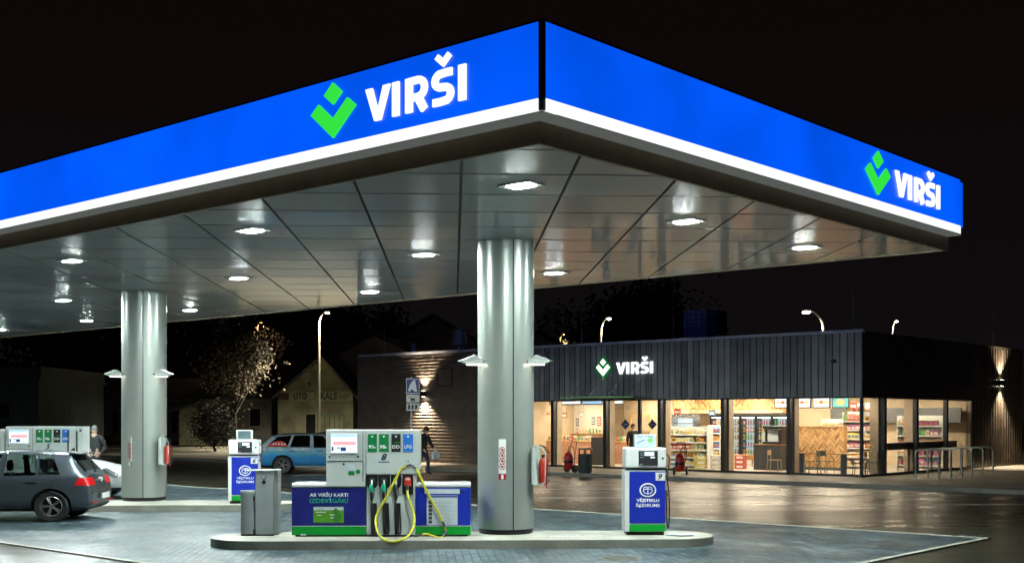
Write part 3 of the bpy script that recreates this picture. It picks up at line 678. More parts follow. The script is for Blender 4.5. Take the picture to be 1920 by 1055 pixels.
# screen-wash pumps
def wash_pump(num, bright):
    t = thing('screenwash_pump', 'x', 'screenwash pump', (0, 0, 0), 0, 'blue screenwash pumps')
    k = 1/(5.024*107); ZX = lambda v: (v - 300)*k; ZZ = lambda v: EYE + (783 - 800 - v/5.024)/107 - IT + .012
    mb = MB(); mb.box(ZX(128), ZX(480), .03, .42, 0, ZZ(990)); mb.build('plinth', 'black_metal', t)
    mb = MB(); mb.box(ZX(108), ZX(492), .0, .48, ZZ(988), ZZ(412)); mb.build('cabinet', 'white_gloss', t, bevel=.01)
    mb = MB(); mb.box(ZX(152), ZX(490), -.012, -.001, ZZ(907), ZZ(425)); mb.build('blue_panel', 'pump_blue', t, bevel=.003)
    mb = MB(); mb.box(ZX(152), ZX(490), -.012, -.001, ZZ(985), ZZ(921)); mb.build('green_panel', 'pump_green', t, bevel=.003)
    mb = MB(); mb.box(ZX(120), ZX(480), .03, .45, ZZ(412)+.001, ZZ(394)); mb.build('neck', 'grey_dark', t)
    mb = MB(); mb.box(ZX(113), ZX(498), -.04, .50, ZZ(392), ZZ(200)); mb.build('head', 'white_gloss', t, bevel=.03, seg=3)
    mb = MB(); mb.box(ZX(236), ZX(416), -.05, -.041, ZZ(367), ZZ(230)); ds = mb.build('display', 'black', t)
    mb = MB(); mb.box(ZX(292), ZX(382), -.054, -.0505, ZZ(275), ZZ(240)); mb.box(ZX(348), ZX(388), -.054, -.0505, ZZ(297), ZZ(284)); mb.build('display_digits', 'screen_white', ds)
    mb = MB(); mb.box(ZX(250), ZX(284), -.054, -.0505, ZZ(252), ZZ(247)); mb.box(ZX(250), ZX(284), -.054, -.0505, ZZ(270), ZZ(265)); mb.box(ZX(250), ZX(284), -.054, -.0505, ZZ(292), ZZ(287)); mb.box(ZX(246), ZX(272), -.054, -.0505, ZZ(358), ZZ(350)); mb.build('display_captions', 'grey_print', ds)
    mb = MB(); mb.cyl((ZX(463), -.041, ZZ(300)), (ZX(463), -.05, ZZ(300)), .02, n=12); mb.build('lock', 'black', t)
    mb = MB(); mb.cyl((ZX(325), -.012, ZZ(458)), (ZX(325), -.018, ZZ(458)), .015, n=12); mb.build('lock', 'blue_print', t)
    mb = MB(); mb.box(ZX(397), ZX(487), -.018, -.0125, ZZ(508), ZZ(432)); pl = mb.build('number_plate', 'white_gloss', t)
    text(num, 'number', 'black', pl, ZX(441), -.0205, ZZ(495), wid=.075, hgt=.095, depth=.001, bold=.03, slant=.3, align='C')
    # symbol: windscreen washer in a ring
    cx, cz = ZX(325), ZZ(598); mb = MB()
    mb.tube([(cx+.135*math.cos(q), -.016, cz+.113*math.sin(q)) for q in [2*math.pi*i/32 for i in range(33)]], .012, 6)
    mb.tube([(cx-.085, -.016, cz-.005), (cx-.05, -.016, cz-.055), (cx+.05, -.016, cz-.055), (cx+.085, -.016, cz-.005), (cx+.04, -.016, cz+.02), (cx-.04, -.016, cz+.02), (cx-.085, -.016, cz-.005)], .008, 6)
    for s_ in (-1, 1): mb.tube([(cx, -.016, cz-.08), (cx, -.016, cz+.02), (cx+s_*.02, -.016, cz+.055), (cx+s_*.06, -.016, cz+.05), (cx+s_*.08, -.016, cz+.02)], .007, 6, smooth=3)
    mb.build('wash_symbol', 'white_print', t)
    text('VĒJSTIKLU', 'panel_text', 'white_print', t, cx, -.0125, ZZ(706), wid=.40, hgt=.052, depth=.002, bold=.025, align='C')
    text('ŠĶIDRUMS', 'panel_text', 'white_print', t, cx, -.0125, ZZ(754), wid=.42, hgt=.052, depth=.002, bold=.025, align='C')
    mb = MB(); mb.box(ZX(205), ZX(410), .08, .20, ZZ(198), ZZ(76)); tb = mb.build('top_box', 'white_gloss', t, bevel=.008)
    if bright:
        mb = MB(); mb.box(ZX(210), ZX(405), .072, .079, ZZ(195), ZZ(80)); tp = mb.build('top_screen', 'screen_ad', t)
        mb = MB(); mb.prism([(ZX(352)+a, ZZ(130)+b) for a, b in ((-.06, 0), (0, -.06), (.06, 0), (0, .06))], .066, .0715); mb.build('screen_diamond', 'sign_leaf', tp)
        text('VIRŠI  WIPER', 'screen_text', 'blue_print', tp, ZX(220), .072, ZZ(104), wid=.30, hgt=.03, depth=.002)
        mb = MB(); mb.tube([(ZX(225), .07, ZZ(165)), (ZX(260), .07, ZZ(140)), (ZX(300), .07, ZZ(128))], .006, 5); mb.build('screen_stroke', 'blue_print', tp)
    else:
        mb = MB(); mb.box(ZX(228), ZX(390), .072, .079, ZZ(185), ZZ(88)); mb.build('top_screen', 'screen_off', t)
    mb = MB(); mb.tube([(ZX(495), .1, ZZ(250)), (ZX(535), .1, ZZ(300)), (ZX(525), .1, ZZ(420)), (ZX(520), .1, ZZ(520)), (ZX(533), .1, ZZ(640)), (ZX(538), .1, ZZ(800)), (ZX(528), .1, ZZ(960)), (ZX(512), .1, ZZ(880)), (ZX(510), .1, ZZ(700)), (ZX(500), .1, ZZ(655))], .011, 8, smooth=6); mb.build('wash_hose', 'rubber', t)
    mb = MB(); mb.tube([(ZX(508), .1, ZZ(400)), (ZX(520), .08, ZZ(440)), (ZX(505), .08, ZZ(480))], .022, 8, smooth=3); mb.tube([(ZX(500), .09, ZZ(600)), (ZX(515), .08, ZZ(660))], .02, 8); mb.build('nozzle', 'grey_dark', t)
    return t
glow('screen_ad', (.60, .82, .95), .75, .2, 12); glow('sign_leaf', (.25, .75, .2), .7)
mat('screen_off', (.12, .18, .19), .15)
w9 = wash_pump('9', True); w9['label'] = 'blue screenwash pump number 9 at the right end of the front island'
w9.location = atd(1209.5, 21.25, IT); w9.rotation_euler.z = ISL*.4
w6 = wash_pump('6', False); w6['label'] = 'blue screenwash pump number 6 on the rear island'; 
w6.location = atd(456, 29.1, IT); w6.rotation_euler.z = ISL*1.5
mb = MB(); mb.tube([(0, 0, .02), (.1, .03, .025), (.2, -.04, .02), (.33, 0, .02), (.45, .03, .02)], .02, 7, smooth=4)
o = mb.build('rag', 'pale_print', loc=atd(1252, 21.1, IT)); tag(o, 'crumpled grey cloth lying at the foot of pump 9', 'cloth')
mat('steel_pale', (.5, .54, .54), .3, .5)
# waste bin
t = thing('waste_bin', 'grey metal bin with tall pillar and half-round drum on the front island', 'waste bin', atd(485, 21.15, IT), R(2))
k = 1/(4.796*107); bx = lambda v: (v-408)*k; bz = lambda v: EYE + (783-790-v/4.796)/107 - IT + .008
mb = MB(); mb.box(bx(378), bx(540), .0, .32, .02, bz(444)); mb.build('pillar', 'grey_metal', t, bevel=.008)
mb = MB(); mb.box(bx(542), bx(580), .02, .34, .02, bz(440)); mb.build('side_fin', 'steel_pale', t, bevel=.006)
mb = MB(); mb.box(bx(290), bx(583), -.015, .35, bz(443), bz(433)); mb.build('lid', 'white_gloss', t, bevel=.004)
mb = MB(); cxx, ry = bx(372), .17
pl = [(cxx, .33)] + [(cxx - .27*math.sin(q), .16 + ry*math.cos(q)) for q in [i*math.pi/14 for i in range(1, 15)]] + [(cxx, -.01)]
mb.prism(pl, .03, bz(640), 'z'); mb.build('drum', 'grey_metal', t, smooth=30)
mb = MB(); mb.prism([(x*1.02, y*1.01) for x, y in pl], bz(639), bz(622), 'z'); mb.build('drum_lid', 'white_gloss', t, smooth=30)
for zz in (690, 985): mb = MB(); mb.cyl((bx(368), -.02, bz(zz)-.04), (bx(368), -.02, bz(zz)+.04), .014, n=8); mb.build('hinge', 'black_metal', t)
mb = MB(); mb.box(bx(370), bx(372), -.015, .0, .03, bz(650)); mb.build('door_gap', 'black', t)
mb = MB(); mb.cyl((bx(455), 0, bz(497)), (bx(455), -.008, bz(497)), .036, .033, 16); mb.build('ring', 'steel', t)
mb = MB(); mb.cyl((bx(453), -.009, bz(497)), (bx(453), -.012, bz(497)), .02, n=12); mb.build('ring_label', 'white_print', t)
mb = MB(); mb.cyl((bx(455), 0, bz(543)), (bx(455), -.008, bz(543)), .034, n=16); mb.build('hole', 'black', t)
mb = MB(); mb.box(bx(250), bx(540), .02, .33, .0, .02); mb.build('foot', 'black', t)
# ------------------------------------------------------------------ shop
glow('store_white', (.93, 1, .97), 1.7); glow('menu_teal', (.15, .65, .62), .9); glow('menu_food', (1, .62, .25), .9); glow('menu_red', (.9, .2, .12), .8)
glow('menu_blue', (.30, .58, 1), 1.0); glow('cooler_back', (.80, .95, 1.0), .55); glow('cooler_tube', (.9, 1, 1), 8)
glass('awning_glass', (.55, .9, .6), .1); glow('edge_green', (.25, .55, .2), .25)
def isl_tint(name, lo=.6, hi=1.15):    # boards differ a little from one to the next
    m = M(name); nt = m.node_tree; b = nt.nodes['Principled BSDF']; l = b.inputs['Base Color'].links[0]; src = l.from_socket
    g = nt.nodes.new('ShaderNodeNewGeometry'); r = nt.nodes.new('ShaderNodeMapRange'); r.inputs[3].default_value = lo; r.inputs[4].default_value = hi
    nt.links.new(g.outputs['Random Per Island'], r.inputs[0]); x = nt.nodes.new('ShaderNodeMixRGB'); x.blend_type = 'MULTIPLY'; x.inputs[0].default_value = 1
    nt.links.new(src, x.inputs[1]); nt.links.new(r.outputs[0], x.inputs[2]); nt.links.new(x.outputs[0], b.inputs['Base Color'])
mat('board_grey', (.34, .36, .38), .55, .2, var=.12, vs=1.5, bump=.12, bs=8)
mat('board_dark', (.065, .056, .044), .25, var=.2, vs=2, bump=.25, bs=5)
mat('slat_brown', (.17, .14, .11), .5, var=.15, vs=2, bump=.15, bs=8)
mat('coping', (.62, .66, .78), .4, .1)
mat('mullion', (.018, .022, .026), .35, .4, var=0)
mat('pier', (.36, .29, .21), .6, var=.08)
mat('cream_wall', (.52, .42, .29), .7, var=.05)
mat('tile_wall', (.74, .69, .60), .35, var=.06, vs=14)
mat('shop_floor', (.46, .41, .34), .35, var=.08, vs=2)
mat('grey_wall', (.09, .10, .11), .6)
mat('wood_pale', (.72, .46, .21), .5, var=.1, vs=9); mat('wood_mid', (.56, .32, .12), .5, var=.1, vs=9); mat('wood_dark', (.30, .15, .055), .5, var=.1, vs=9)
mat('brick_orange', (.50, .20, .10), .6, c2=(.62, .36, .24), var=.1, vs=16)
mat('dark_board', (.035, .036, .036), .4, var=.1)
mat('navy', (.015, .03, .13), .4, var=0)
glass('shop_glass', (.97, .985, .975), .045)
glass('cooler_glass', (.95, .98, .98), .03)
sh = thing('shop_building', 'low dark clad station shop with lit glazed front under vertical board fascia', 'shop', SC, CA)
FT = 2.96; TOP = 5.2; FL = .15; XL = -16.95; XE = -26.3
def inx(px, y): r = (px-960)/F; return (r*(42.5+.75*y) - 12.25 - .6615*y)/(.75+.6615*r)
def inz(py, x, y): d = 42.5-.6615*x+.75*y; return EYE+(HOR-py)/F*d
mb = MB(); n = 61; w_ = -XL/n; isl_tint('board_grey')
for i in range(n): mb.box(-(i+1)*w_+.034, -i*w_, -.06+random.uniform(-.004, .004), -.01, FT-.01+random.uniform(-.004, .004), TOP)
mb.build('front_cladding', 'board_grey', sh)
mb = MB(); mb.box(XL, -.03, -.0095, .2, FT, TOP); mb.box(-.2, -.01, .203, 10, FT, TOP); mb.build('fascia_backing', 'black_metal', sh)
mb = MB()
for i in range(17):
    z = FT + i*.132; mb.add([(-.009, .0, z), (.035, .0, z), (.012, .0, z+.125), (-.009, .0, z+.125), (-.009, 10, z), (.035, 10, z), (.012, 10, z+.125), (-.009, 10, z+.125)], [(0,3,2,1), (4,5,6,7), (0,1,5,4), (1,2,6,5), (2,3,7,6), (3,0,4,7)])
mb.build('side_cladding', 'board_dark', sh)
mb = MB(); mb.box(XE-.1, .06, -.09, .1, TOP+.002, TOP+.10); mb.build('coping', 'coping', sh)
mb = MB(); mb.box(-.1, .06, .103, 16.2, TOP-.02, TOP+.05); mb.build('coping', 'board_dark', sh)
mb = MB(); mb.box(XE, -.1, .1, 16, TOP-.22, TOP-.1); mb.build('roof', 'black_metal', sh)
mb = MB(); n = 42
for i in range(n):
    y = 10.003 + i*6.0/n; mb.box(-.02, .03 + (.02 if i % 2 else 0), y, y+6.0/n-.02, .12, TOP-.04)
mb.box(-.2, -.021, 10.003, 16, .12, TOP-.04); mb.build('slatted_side_wall', 'board_dark', sh)
mb = MB(); n = 34; hh = (TOP-.13)/n
for i in range(n):
    z = .13 + i*hh; mb.add([(XE, -.012, z), (XL-.003, -.012, z), (XL-.003, -.05, z+.01), (XE, -.05, z+.01), (XE, -.012, z+hh-.002), (XL-.003, -.012, z+hh-.002)], [(0,1,2,3), (3,2,5,4), (0,3,4), (1,5,2), (0,4,5,1)])
mb.box(XE, XL-.003, -.0115, .2, .12, TOP); mb.box(XE-.2, XE-.003, -.0, 16, .12, TOP)
mb.build('slatted_wall', 'slat_brown', sh)
vx0, vx1 = tpx(820.5), tpx(850)
mb = MB(); z0, z1 = inz(725, vx0, 0), inz(690, vx0, 0)
for a, b, c, d in ((vx0, vx1, z0, z0+.07), (vx0, vx1, z1-.07, z1), (vx0, vx0+.07, z0+.073, z1-.073), (vx1-.07, vx1, z0+.073, z1-.073)): mb.box(a, b, -.09, -.052, c, d)
vg = mb.build('vent_frame', 'grey_dark', sh)
mb = MB()
for i in range(8): z = z0+.09+i*(z1-z0-.16)/8; mb.box(vx0+.073, vx1-.073, -.075, -.052, z, z+.03)
mb.build('vent_louvre', 'slat_brown', vg)
# inside shell
mb = MB(); mb.box(XL, -.02, .0, 10, .121, FL); mb.build('shop_floor', 'shop_floor', sh)
mb = MB(); mb.box(XL, -.21, .21, 10, 3.12, 3.2); mb.build('shop_ceiling', 'tile_wall', sh)
mb = MB(); mb.box(XL, -.02, 10.003, 10.15, FL, 3.118); mb.build('back_wall', 'cream_wall', sh)
mb = MB(); mb.box(XL, XL+.1, .21, 10, FL+.002, 3.118); mb.build('end_wall', 'cream_wall', sh)
xa, xb = inx(1008, 5), inx(1150, 5)
mb = MB(); mb.box(xa-3, xb, 5.0, 5.1, FL+.002, 3.118); mb.build('tiled_wall', 'tile_wall', sh)
mb = MB(); mb.box(inx(1555, 9.5), -.25, 9.6, 9.7, 2.0, 2.62); mb.build('grey_wall_panel', 'grey_wall', sh)
mb = MB(); mb.box(inx(1170, 7), inx(1262, 7), 7.0, 7.1, FL+.002, 3.118); mb.build('cream_partition', 'cream_wall', sh)
# mullions, panes, doors
mull = [0.0] + [tpx(p) for p in (1478.5, 1355, 1236.5, 1134, 1036)] + [XL+.06]
mw = .15
def post(x, y, dx, dy, z0=.13, z1=FT): mb = MB(); mb.box(x-dx, x+dx, y-dy, y+dy, z0, z1-.002); mb.build('mullion', 'mullion', sh)
for i, x in enumerate(mull):
    if i == 0: post(-.055, .055, .05, .05)
    else: post(x, .06, mw/2, .09)
for i in range(6):
    x1, x0 = mull[i] - (.11 if i == 0 else mw/2) - .002, mull[i+1] + mw/2 + .002
    mb = MB(); mb.box(x0, x1, .0, .12, .13, .21); mb.build('bottom_rail', 'mullion', sh); mb = MB(); mb.box(x0, x1, .0, .12, FT-.06, FT-.003)
    if i == 3:
        mid = tpx(1198); mb.box(mid-.06, mid+.06, .0, .12, .213, FT-.063)
    fr = mb.build('top_rail' if i != 3 else 'door_frame', 'mullion', sh)
    if i != 3:
        mb = MB(); mb.box(x0, x1, .05, .058, .213, FT-.063); mb.build('window', 'shop_glass', sh)
    else:
        for a, b in ((x0, mid-.062), (mid+.062, x1)):
            mb = MB(); mb.box(a, b, .05, .058, .213, FT-.063); dr = mb.build('door', 'shop_glass', sh)
            cx = tpx(1171.5) if b < x1 else tpx(1222); cz = inz(795, cx, 0)
            mb = MB(); mb.prism([(cx-.22, cz), (cx, cz-.21), (cx+.22, cz), (cx, cz+.21)], .040, .045); dd = mb.build('diamond_decal', 'navy', dr)
            mb = MB(); mb.box(cx-.1, cx+.1, .036, .039, cz-.02, cz+.01); mb.build('decal_lettering', 'grey_print', dd)
ys = [1.91, 4.72, 7.6, 10.0]
prev = .11
for i, y in enumerate(ys):
    if i < 3: mb = MB(); mb.box(-.15, -.002, y-.09, y+.09, .13, FT-.003); mb.build('mullion', 'mullion', sh)
    mb = MB(); e = y-.092 if i < 3 else 9.99
    mb.box(-.11, -.0, prev+.002, e, .13, .21); mb.build('bottom_rail', 'mullion', sh); mb = MB(); mb.box(-.11, -.0, prev+.002, e, FT-.06, FT-.003); mb.build('top_rail', 'mullion', sh)
    mb = MB(); mb.box(-.06, -.052, prev+.002, e, .213, FT-.063); mb.build('window' if i < 3 else 'side_door', 'shop_glass', sh)
    prev = y+.09
for px in (1044, 1142.5, 1247, 1365, 1487.5):
    x = inx(px, .4); mb = MB(); mb.box(x-.13, x+.13, .26, .6, FL+.002, 3.117); mb.build('pier', 'pier', sh)
mb = MB(); mb.box(-.62, -.28, 1.9, 2.3, FL+.002, 3.117); mb.build('pier', 'pier', sh)
mb = MB(); mb.box(-.62, -.28, 4.9, 5.4, FL+.002, 3.117); mb.build('pier', 'pier', sh)
for i in range(8):
    for j in range(4):
        x = -1.3 - i*2.05; y = 1.2 + j*2.45
        if y > 4.6 and x < xb: continue
        mb = MB(); mb.box(x-.55, x+.55, y-.12, y+.12, 3.09, 3.115); mb.build('ceiling_light', 'shop_panel', sh)
# bulkhead of chevron boards over the coolers
def chevron(name, parent, x0, x1, y, z0, z1, cw=.22, sw=.06):
    mb = MB(); n = int((x1-x0)/cw); cw = (x1-x0)/n
    for i in range(n):
        a, b = x0+i*cw+.004, x0+(i+1)*cw-.004; s = 1 if i % 2 else -1; z = z0-cw
        while z < z1+cw:
            pl = [(a, z), (b, z+s*cw), (b, z+s*cw+sw-.007), (a, z+sw-.007)]
            # clip in z
            o = pl
            for lim, sg in ((z0, 1), (z1, -1)):
                q = []
                for k in range(len(o)):
                    p1, p2 = o[k], o[(k+1) % len(o)]; d1 = (p1[1]-lim)*sg; d2 = (p2[1]-lim)*sg
                    if d1 >= 0: q.append(p1)
                    if (d1 >= 0) != (d2 >= 0): t_ = d1/(d1-d2); q.append((p1[0]+(p2[0]-p1[0])*t_, p1[1]+(p2[1]-p1[1])*t_))
                o = q
                if len(o) < 3: break
            if len(o) >= 3: mb.prism(o, y-.012-random.uniform(0, .006), y, 'y', random.choice([0, 0, 1, 1, 2]))
            z += sw
    return mb.build(name, ['wood_pale', 'wood_mid', 'wood_dark'], parent)
bx0, bx1 = inx(1315, 9.2), inx(1468, 9.2)
mb = MB(); mb.box(bx0-3.2, bx1, 9.2, 9.9, 2.42, 3.1); bk = mb.build('bulkhead', 'wood_mid', sh); 
chevron('chevron_boards', bk, bx0-3.2, bx1, 9.197, 2.56, 3.1, .20, .06)
mb = MB(); mb.box(bx0-3.2, bx1, 9.12, 9.196, 2.42, 2.55); mb.build('trim_board', 'cream_wall', bk)
text('LAVAZZA', 'wall_lettering', 'grey_wall', sh, inx(1152, 4.95), 4.97, inz(767, inx(1165, 5), 5), wid=.9, hgt=.16, depth=.01)
# storefront sign
sx0 = tpx(1133); zc = inz(689, sx0, 0)
mb = MB(); hw, hz = .47, .50
mb.prism([(sx0, zc+hz), (sx0-hw, zc-.02), (sx0, zc-hz), (sx0+hw, zc-.02)], -.07, -.046); mb.build('emblem_halo', 'halo_green', sh, bevel=.0)
brand_mark('emblem', 'store_white', sh, sx0, .70, zc-.34, zc+.36, -.075, .03)
brand_text('lettering', 'store_white', sh, tpx(1158), tpx(1226)-tpx(1158), inz(700, tpx(1190), 0), .46, -.06, .05)
# glass awning hung on four rods
aw = thing('door_awning', 'thin glass awning hung on four steel rods over the shop door', 'awning', SC, CA)
ax0, ax1 = tpx(1218)-3.6, tpx(1222)
mb = MB(); mb.box(ax0, ax1, -1.25, -.06, 3.02, 3.035); mb.build('glass_plate', 'awning_glass', aw)
mb = MB(); mb.box(ax0, ax1, -1.27, -1.252, 3.0, 3.05); mb.build('front_edge', 'edge_green', aw)
for i in range(4):
    x = ax0+.45+i*(ax1-ax0-.9)/3
    mb = MB(); mb.cyl((x, -1.15, 3.04), (x, -.05, 3.85), .014, n=6); mb.build('rod', 'steel', aw)
# wall lamps
def wall_lamp(loc, rz, label, pw, key):
    t = thing('wall_lamp', label, 'wall lamp', loc, rz, 'up and down wall lamps on the shop')
    mb = MB(); mb.box(-.09, .09, -.16, -.03, -.13, .13); mb.build('housing', 'black_metal', t, bevel=.005)
    mb = MB(); mb.box(-.02, .02, -.03, .0, -.04, .04); mb.build('bracket', 'black_metal', t)
    for s_ in (1, -1):
        mb = MB(); mb.box(-.06, .06, -.14, -.05, s_*.133-.002, s_*.133+.002); mb.build('lens', 'street_lens', t)
        l = bpy.data.lights.new('lamp_beam', 'SPOT'); l.energy = pw; l.spot_size = R(105); l.spot_blend = .9; l.color = (1, .78, .55); l.shadow_soft_size = .03
        o = bpy.data.objects.new('lamp_beam', l); COL.objects.link(o); o.parent = t; o.location = (0, -.19, s_*.15)
        o.rotation_euler = (R(180+9) if s_ > 0 else R(-9), 0, 0)
    return t
lx = tpx(798); wall_lamp(shp(lx, -.05, inz(738, lx, 0)), CA, 'black up and down wall lamp on the brown slatted wall', 2200, 0)
wall_lamp(shp(.05, 13.2, 3.7), CA+R(90), 'black up and down wall lamp on the far right dark wall', 2600, 1)
mb = MB(); lx = tpx(1566); mb.box(-.06, .06, -.16, -.02, -.06, .06); mb.cyl((0, -.16, 0), (0, -.22, -.02), .035, n=10)
o = mb.build('security_camera', 'black_plastic', loc=shp(lx, -.045, inz(677, lx, 0)), rotz=CA); tag(o, 'small dark security camera on the board fascia near the corner', 'camera')

# ------------------------------------------------------------------ shop fittings
mat('slate_blue', (.05, .08, .10), .4); mat('chair_green', (.09, .11, .08), .45); mat('chair_tan', (.36, .27, .15), .45)
PAL = [(.75,.12,.08), (.8,.5,.08), (.1,.3,.6), (.15,.45,.15), (.75,.72,.65), (.55,.1,.3), (.85,.75,.2), (.25,.12,.06), (.6,.3,.1), (.9,.88,.85)]
for i, c in enumerate(PAL): mat('pack%d' % i, c, .4, var=.25, vs=18)
def product_mesh(kind, ci):
    mb = MB()
    if kind == 'bag':
        vs = []; 
        for z, w1, d1 in ((0, .065, .03), (.07, .075, .045), (.16, .07, .035), (.2, .07, .006), (.215, .07, .004)):
            vs += [(-w1, -d1, z), (w1, -d1, z), (w1, d1, z), (-w1, d1, z)]
        mb.add(vs, [(0,3,2,1)] + [(4*i+k, 4*i+(k+1) % 4, 4*i+4+(k+1) % 4, 4*i+4+k) for i in range(4) for k in range(4)] + [(16,17,18,19)])
        mb.mi = [0]*len(mb.f); mb.box(-.045, .045, -.05, -.036, .06, .13, 1)
    elif kind == 'bottle':
        mb.lathe([(0, 0), (.036, 0), (.038, .02), (.038, .06)], 8, None, 0); mb.lathe([(.039, .06), (.039, .14)], 8, None, 1)
        mb.lathe([(.038, .14), (.034, .18), (.014, .23), (.014, .26), (0, .26)], 8, None, 0)
    else:
        mb.box(-.07, .07, -.05, .05, 0, .17, 0); mb.box(-.055, .055, -.053, -.0502, .03, .12, 1)
    me = bpy.data.meshes.new(kind); me.from_pydata(mb.v, [], mb.f); me.materials.append(M('pack%d' % ci)); me.materials.append(M('pack%d' % ((ci*3+4) % 10)))
    me.polygons.foreach_set('material_index', mb.mi); me.update(); return me
PM = {(k, c): product_mesh(k, c) for k in ('bag', 'bottle', 'box') for c in range(10)}
KN = {'bag': 'snack_bag', 'bottle': 'bottle', 'box': 'carton'}
pcount = 0
def put(kind, ci, x, y, z, rz, label, cat, group, s=1.0):
    global pcount
    o = bpy.data.objects.new(KN[kind], PM[kind, ci]); COL.objects.link(o); o.location = shp(x, y, z); o.rotation_euler.z = CA+rz; o.scale = (s, s, s)
    tag(o, label, cat, group); pcount += 1; return o
def shelf_unit(x0, x1, y, z1, nsh, label, group, depth=.45, kinds=('bag', 'box'), plabel='', step=.18, tone='white_gloss', rows_=1, z0=FL, cset=range(10), back='white_paint', name='shelf_unit', cat='shelf', s=1.0):
    t = thing(name, label, cat, shp((x0+x1)/2, y, z0), CA, group); hw = (x1-x0)/2; H_ = z1-z0
    mb = MB(); mb.box(-hw, hw, depth-.03, depth, 0, H_); mb.build('back_panel', back, t)
    for s_ in (-1, 1): mb = MB(); mb.box(s_*hw-.02, s_*hw+.02, 0, depth-.033, 0, H_); mb.build('side_panel', tone, t)
    gap = (H_-.14)/nsh
    for k in range(nsh):
        zz = .12+k*gap; mb = MB(); mb.box(-hw+.022, hw-.022, .0, depth-.034, zz-.025, zz); p = mb.build('shelf', tone, t)
        mb = MB(); mb.box(-hw+.022, hw-.022, -.015, -.002, zz-.04, zz+.012); mb.build('price_rail', 'white_gloss', p)
        x = x0+.10
        kd = random.choice(kinds); ci = random.choice(list(cset))
        while x < x1-.08:
            if random.random() < .35: ci = random.choice(list(cset)); kd = random.choice(kinds)
            if random.random() > .05: put(kd, ci, x, y, 0, random.uniform(-.1, .1), plabel, {'bag': 'snack', 'bottle': 'bottle', 'box': 'carton'}[kd], plabel, 1.22*s*random.uniform(.9, 1.08)).location = shp(x, y+.09+random.uniform(-.02, .02), z0+zz+.002)
            x += step*random.uniform(.9, 1.1)
    return t
gx0, gx1 = inx(1253, 2.2), inx(1326, 2.2)
shelf_unit(gx0, gx1, 2.2, 1.85, 5, 'tall white shelf of bread and snacks behind the bay right of the shop door', 'shop shelves', plabel='food package on the bread shelf right of the shop door', cset=(1, 4, 6, 8, 9, 0), kinds=('bag', 'box', 'bag'), step=.17)
sx0_, sx1_ = inx(1580, 6), inx(1652, 6)
shelf_unit(sx0_, min(sx1_, -.75), 6.0, 2.45, 6, 'tall colourful grocery shelf right of the chevron partition', 'shop shelves', plabel='colourful grocery package on the shelf right of the chevron partition', step=.16)
shelf_unit(inx(1540, 8.6), inx(1580, 8.6), 8.6, 2.15, 5, 'far white shelf showing above the chevron partition', 'shop shelves', plabel='package on the far shelf above the chevron partition', step=.2, cset=(0, 4, 9, 6))
shelf_unit(-2.4, -.5, 8.3, 2.3, 5, 'grocery shelf seen through the side windows', 'shop shelves', plabel='package on the shelf behind the side windows', step=.19)
shelf_unit(inx(1328, 4.2), inx(1350, 4.2), 4.2, 1.9, 5, 'narrow shelf end left of the coolers', 'shop shelves', plabel='package on the narrow shelf left of the coolers', step=.17)
# coolers along the back wall
cw = (inx(1476, 9.1)-inx(1330, 9.1))/5
for i in range(5):
    x0 = inx(1330, 9.1)+i*cw; x1 = x0+cw-.02; nm = ['leftmost', 'second from left', 'middle', 'fourth from left', 'rightmost'][i]
    t = thing('drinks_cooler', nm + ' of the five lit drinks coolers on the back wall', 'cooler', shp((x0+x1)/2, 9.15, FL), CA, 'drinks coolers on the back wall'); hw = (x1-x0)/2
    mb = MB(); mb.box(-hw, hw, .5, .55, .0, 2.22); mb.build('back_panel', 'cooler_back', t)
    mb = MB(); mb.box(-hw, -hw+.03, .03, .498, .0, 2.22); mb.box(hw-.03, hw, .03, .498, .0, 2.22); mb.box(-hw+.032, hw-.032, .03, .498, 2.1, 2.22); mb.box(-hw+.032, hw-.032, .03, .498, 0, .3); mb.build('cabinet', 'dark_board', t)
    mb = MB(); 
    for a, b, c, d in ((-hw, -hw+.05, .3, 2.15), (hw-.05, hw, .3, 2.15), (-hw+.052, hw-.052, .3, .35), (-hw+.052, hw-.052, 2.1, 2.15)): mb.box(a, b, -.0, .028, c, d)
    d_ = mb.build('door', 'black_metal', t); mb = MB(); mb.box(-hw+.052, hw-.052, .01, .016, .352, 2.098); mb.build('pane', 'cooler_glass', d_)
    mb = MB(); mb.box(-hw+.06, hw-.06, .06, .1, 2.05, 2.08); mb.build('tube_light', 'cooler_tube', t)
    for k in range(5):
        z = .38+k*.34; mb = MB(); mb.box(-hw+.032, hw-.032, .1, .495, z-.015, z); mb.build('shelf', 'steel', t)
        x = x0+.11; ci = random.randrange(10)
        while x < x1-.08:
            if random.random() < .3: ci = random.randrange(10)
            put('bottle', ci, x, 9.15+.16, FL+z+.002, 0, 'drink bottle in the '+nm+' lit cooler', 'bottle', 'bottles in the '+nm+' cooler', .98); x += .125
# chevron partition
px0, px1 = inx(1466, 4), inx(1582, 4)
t = thing('chevron_partition', 'shoulder-high timber partition in a chevron pattern behind the right shop windows', 'partition', SC, CA)
mb = MB(); mb.box(px0, px1, 4.0, 4.3, FL, 1.86); mb.build('core', 'wood_mid', t)
chevron('chevron_face', t, px0, px1, 3.997, FL+.12, 1.86, .17, .055)
mb = MB(); mb.box(px0-.02, px1+.02, 3.95, 4.33, 1.862, 1.90); mb.build('top_board', 'wood_pale', t)
mb = MB(); mb.box(px0, px1, 3.98, 3.996, FL, FL+.118); mb.build('skirting', 'grey_wall', t)
mb = MB(); mb.box(px0-.01, px0-.003, 4.0, 4.3, FL, 1.86); mb.build('end_board', 'dark_board', t)
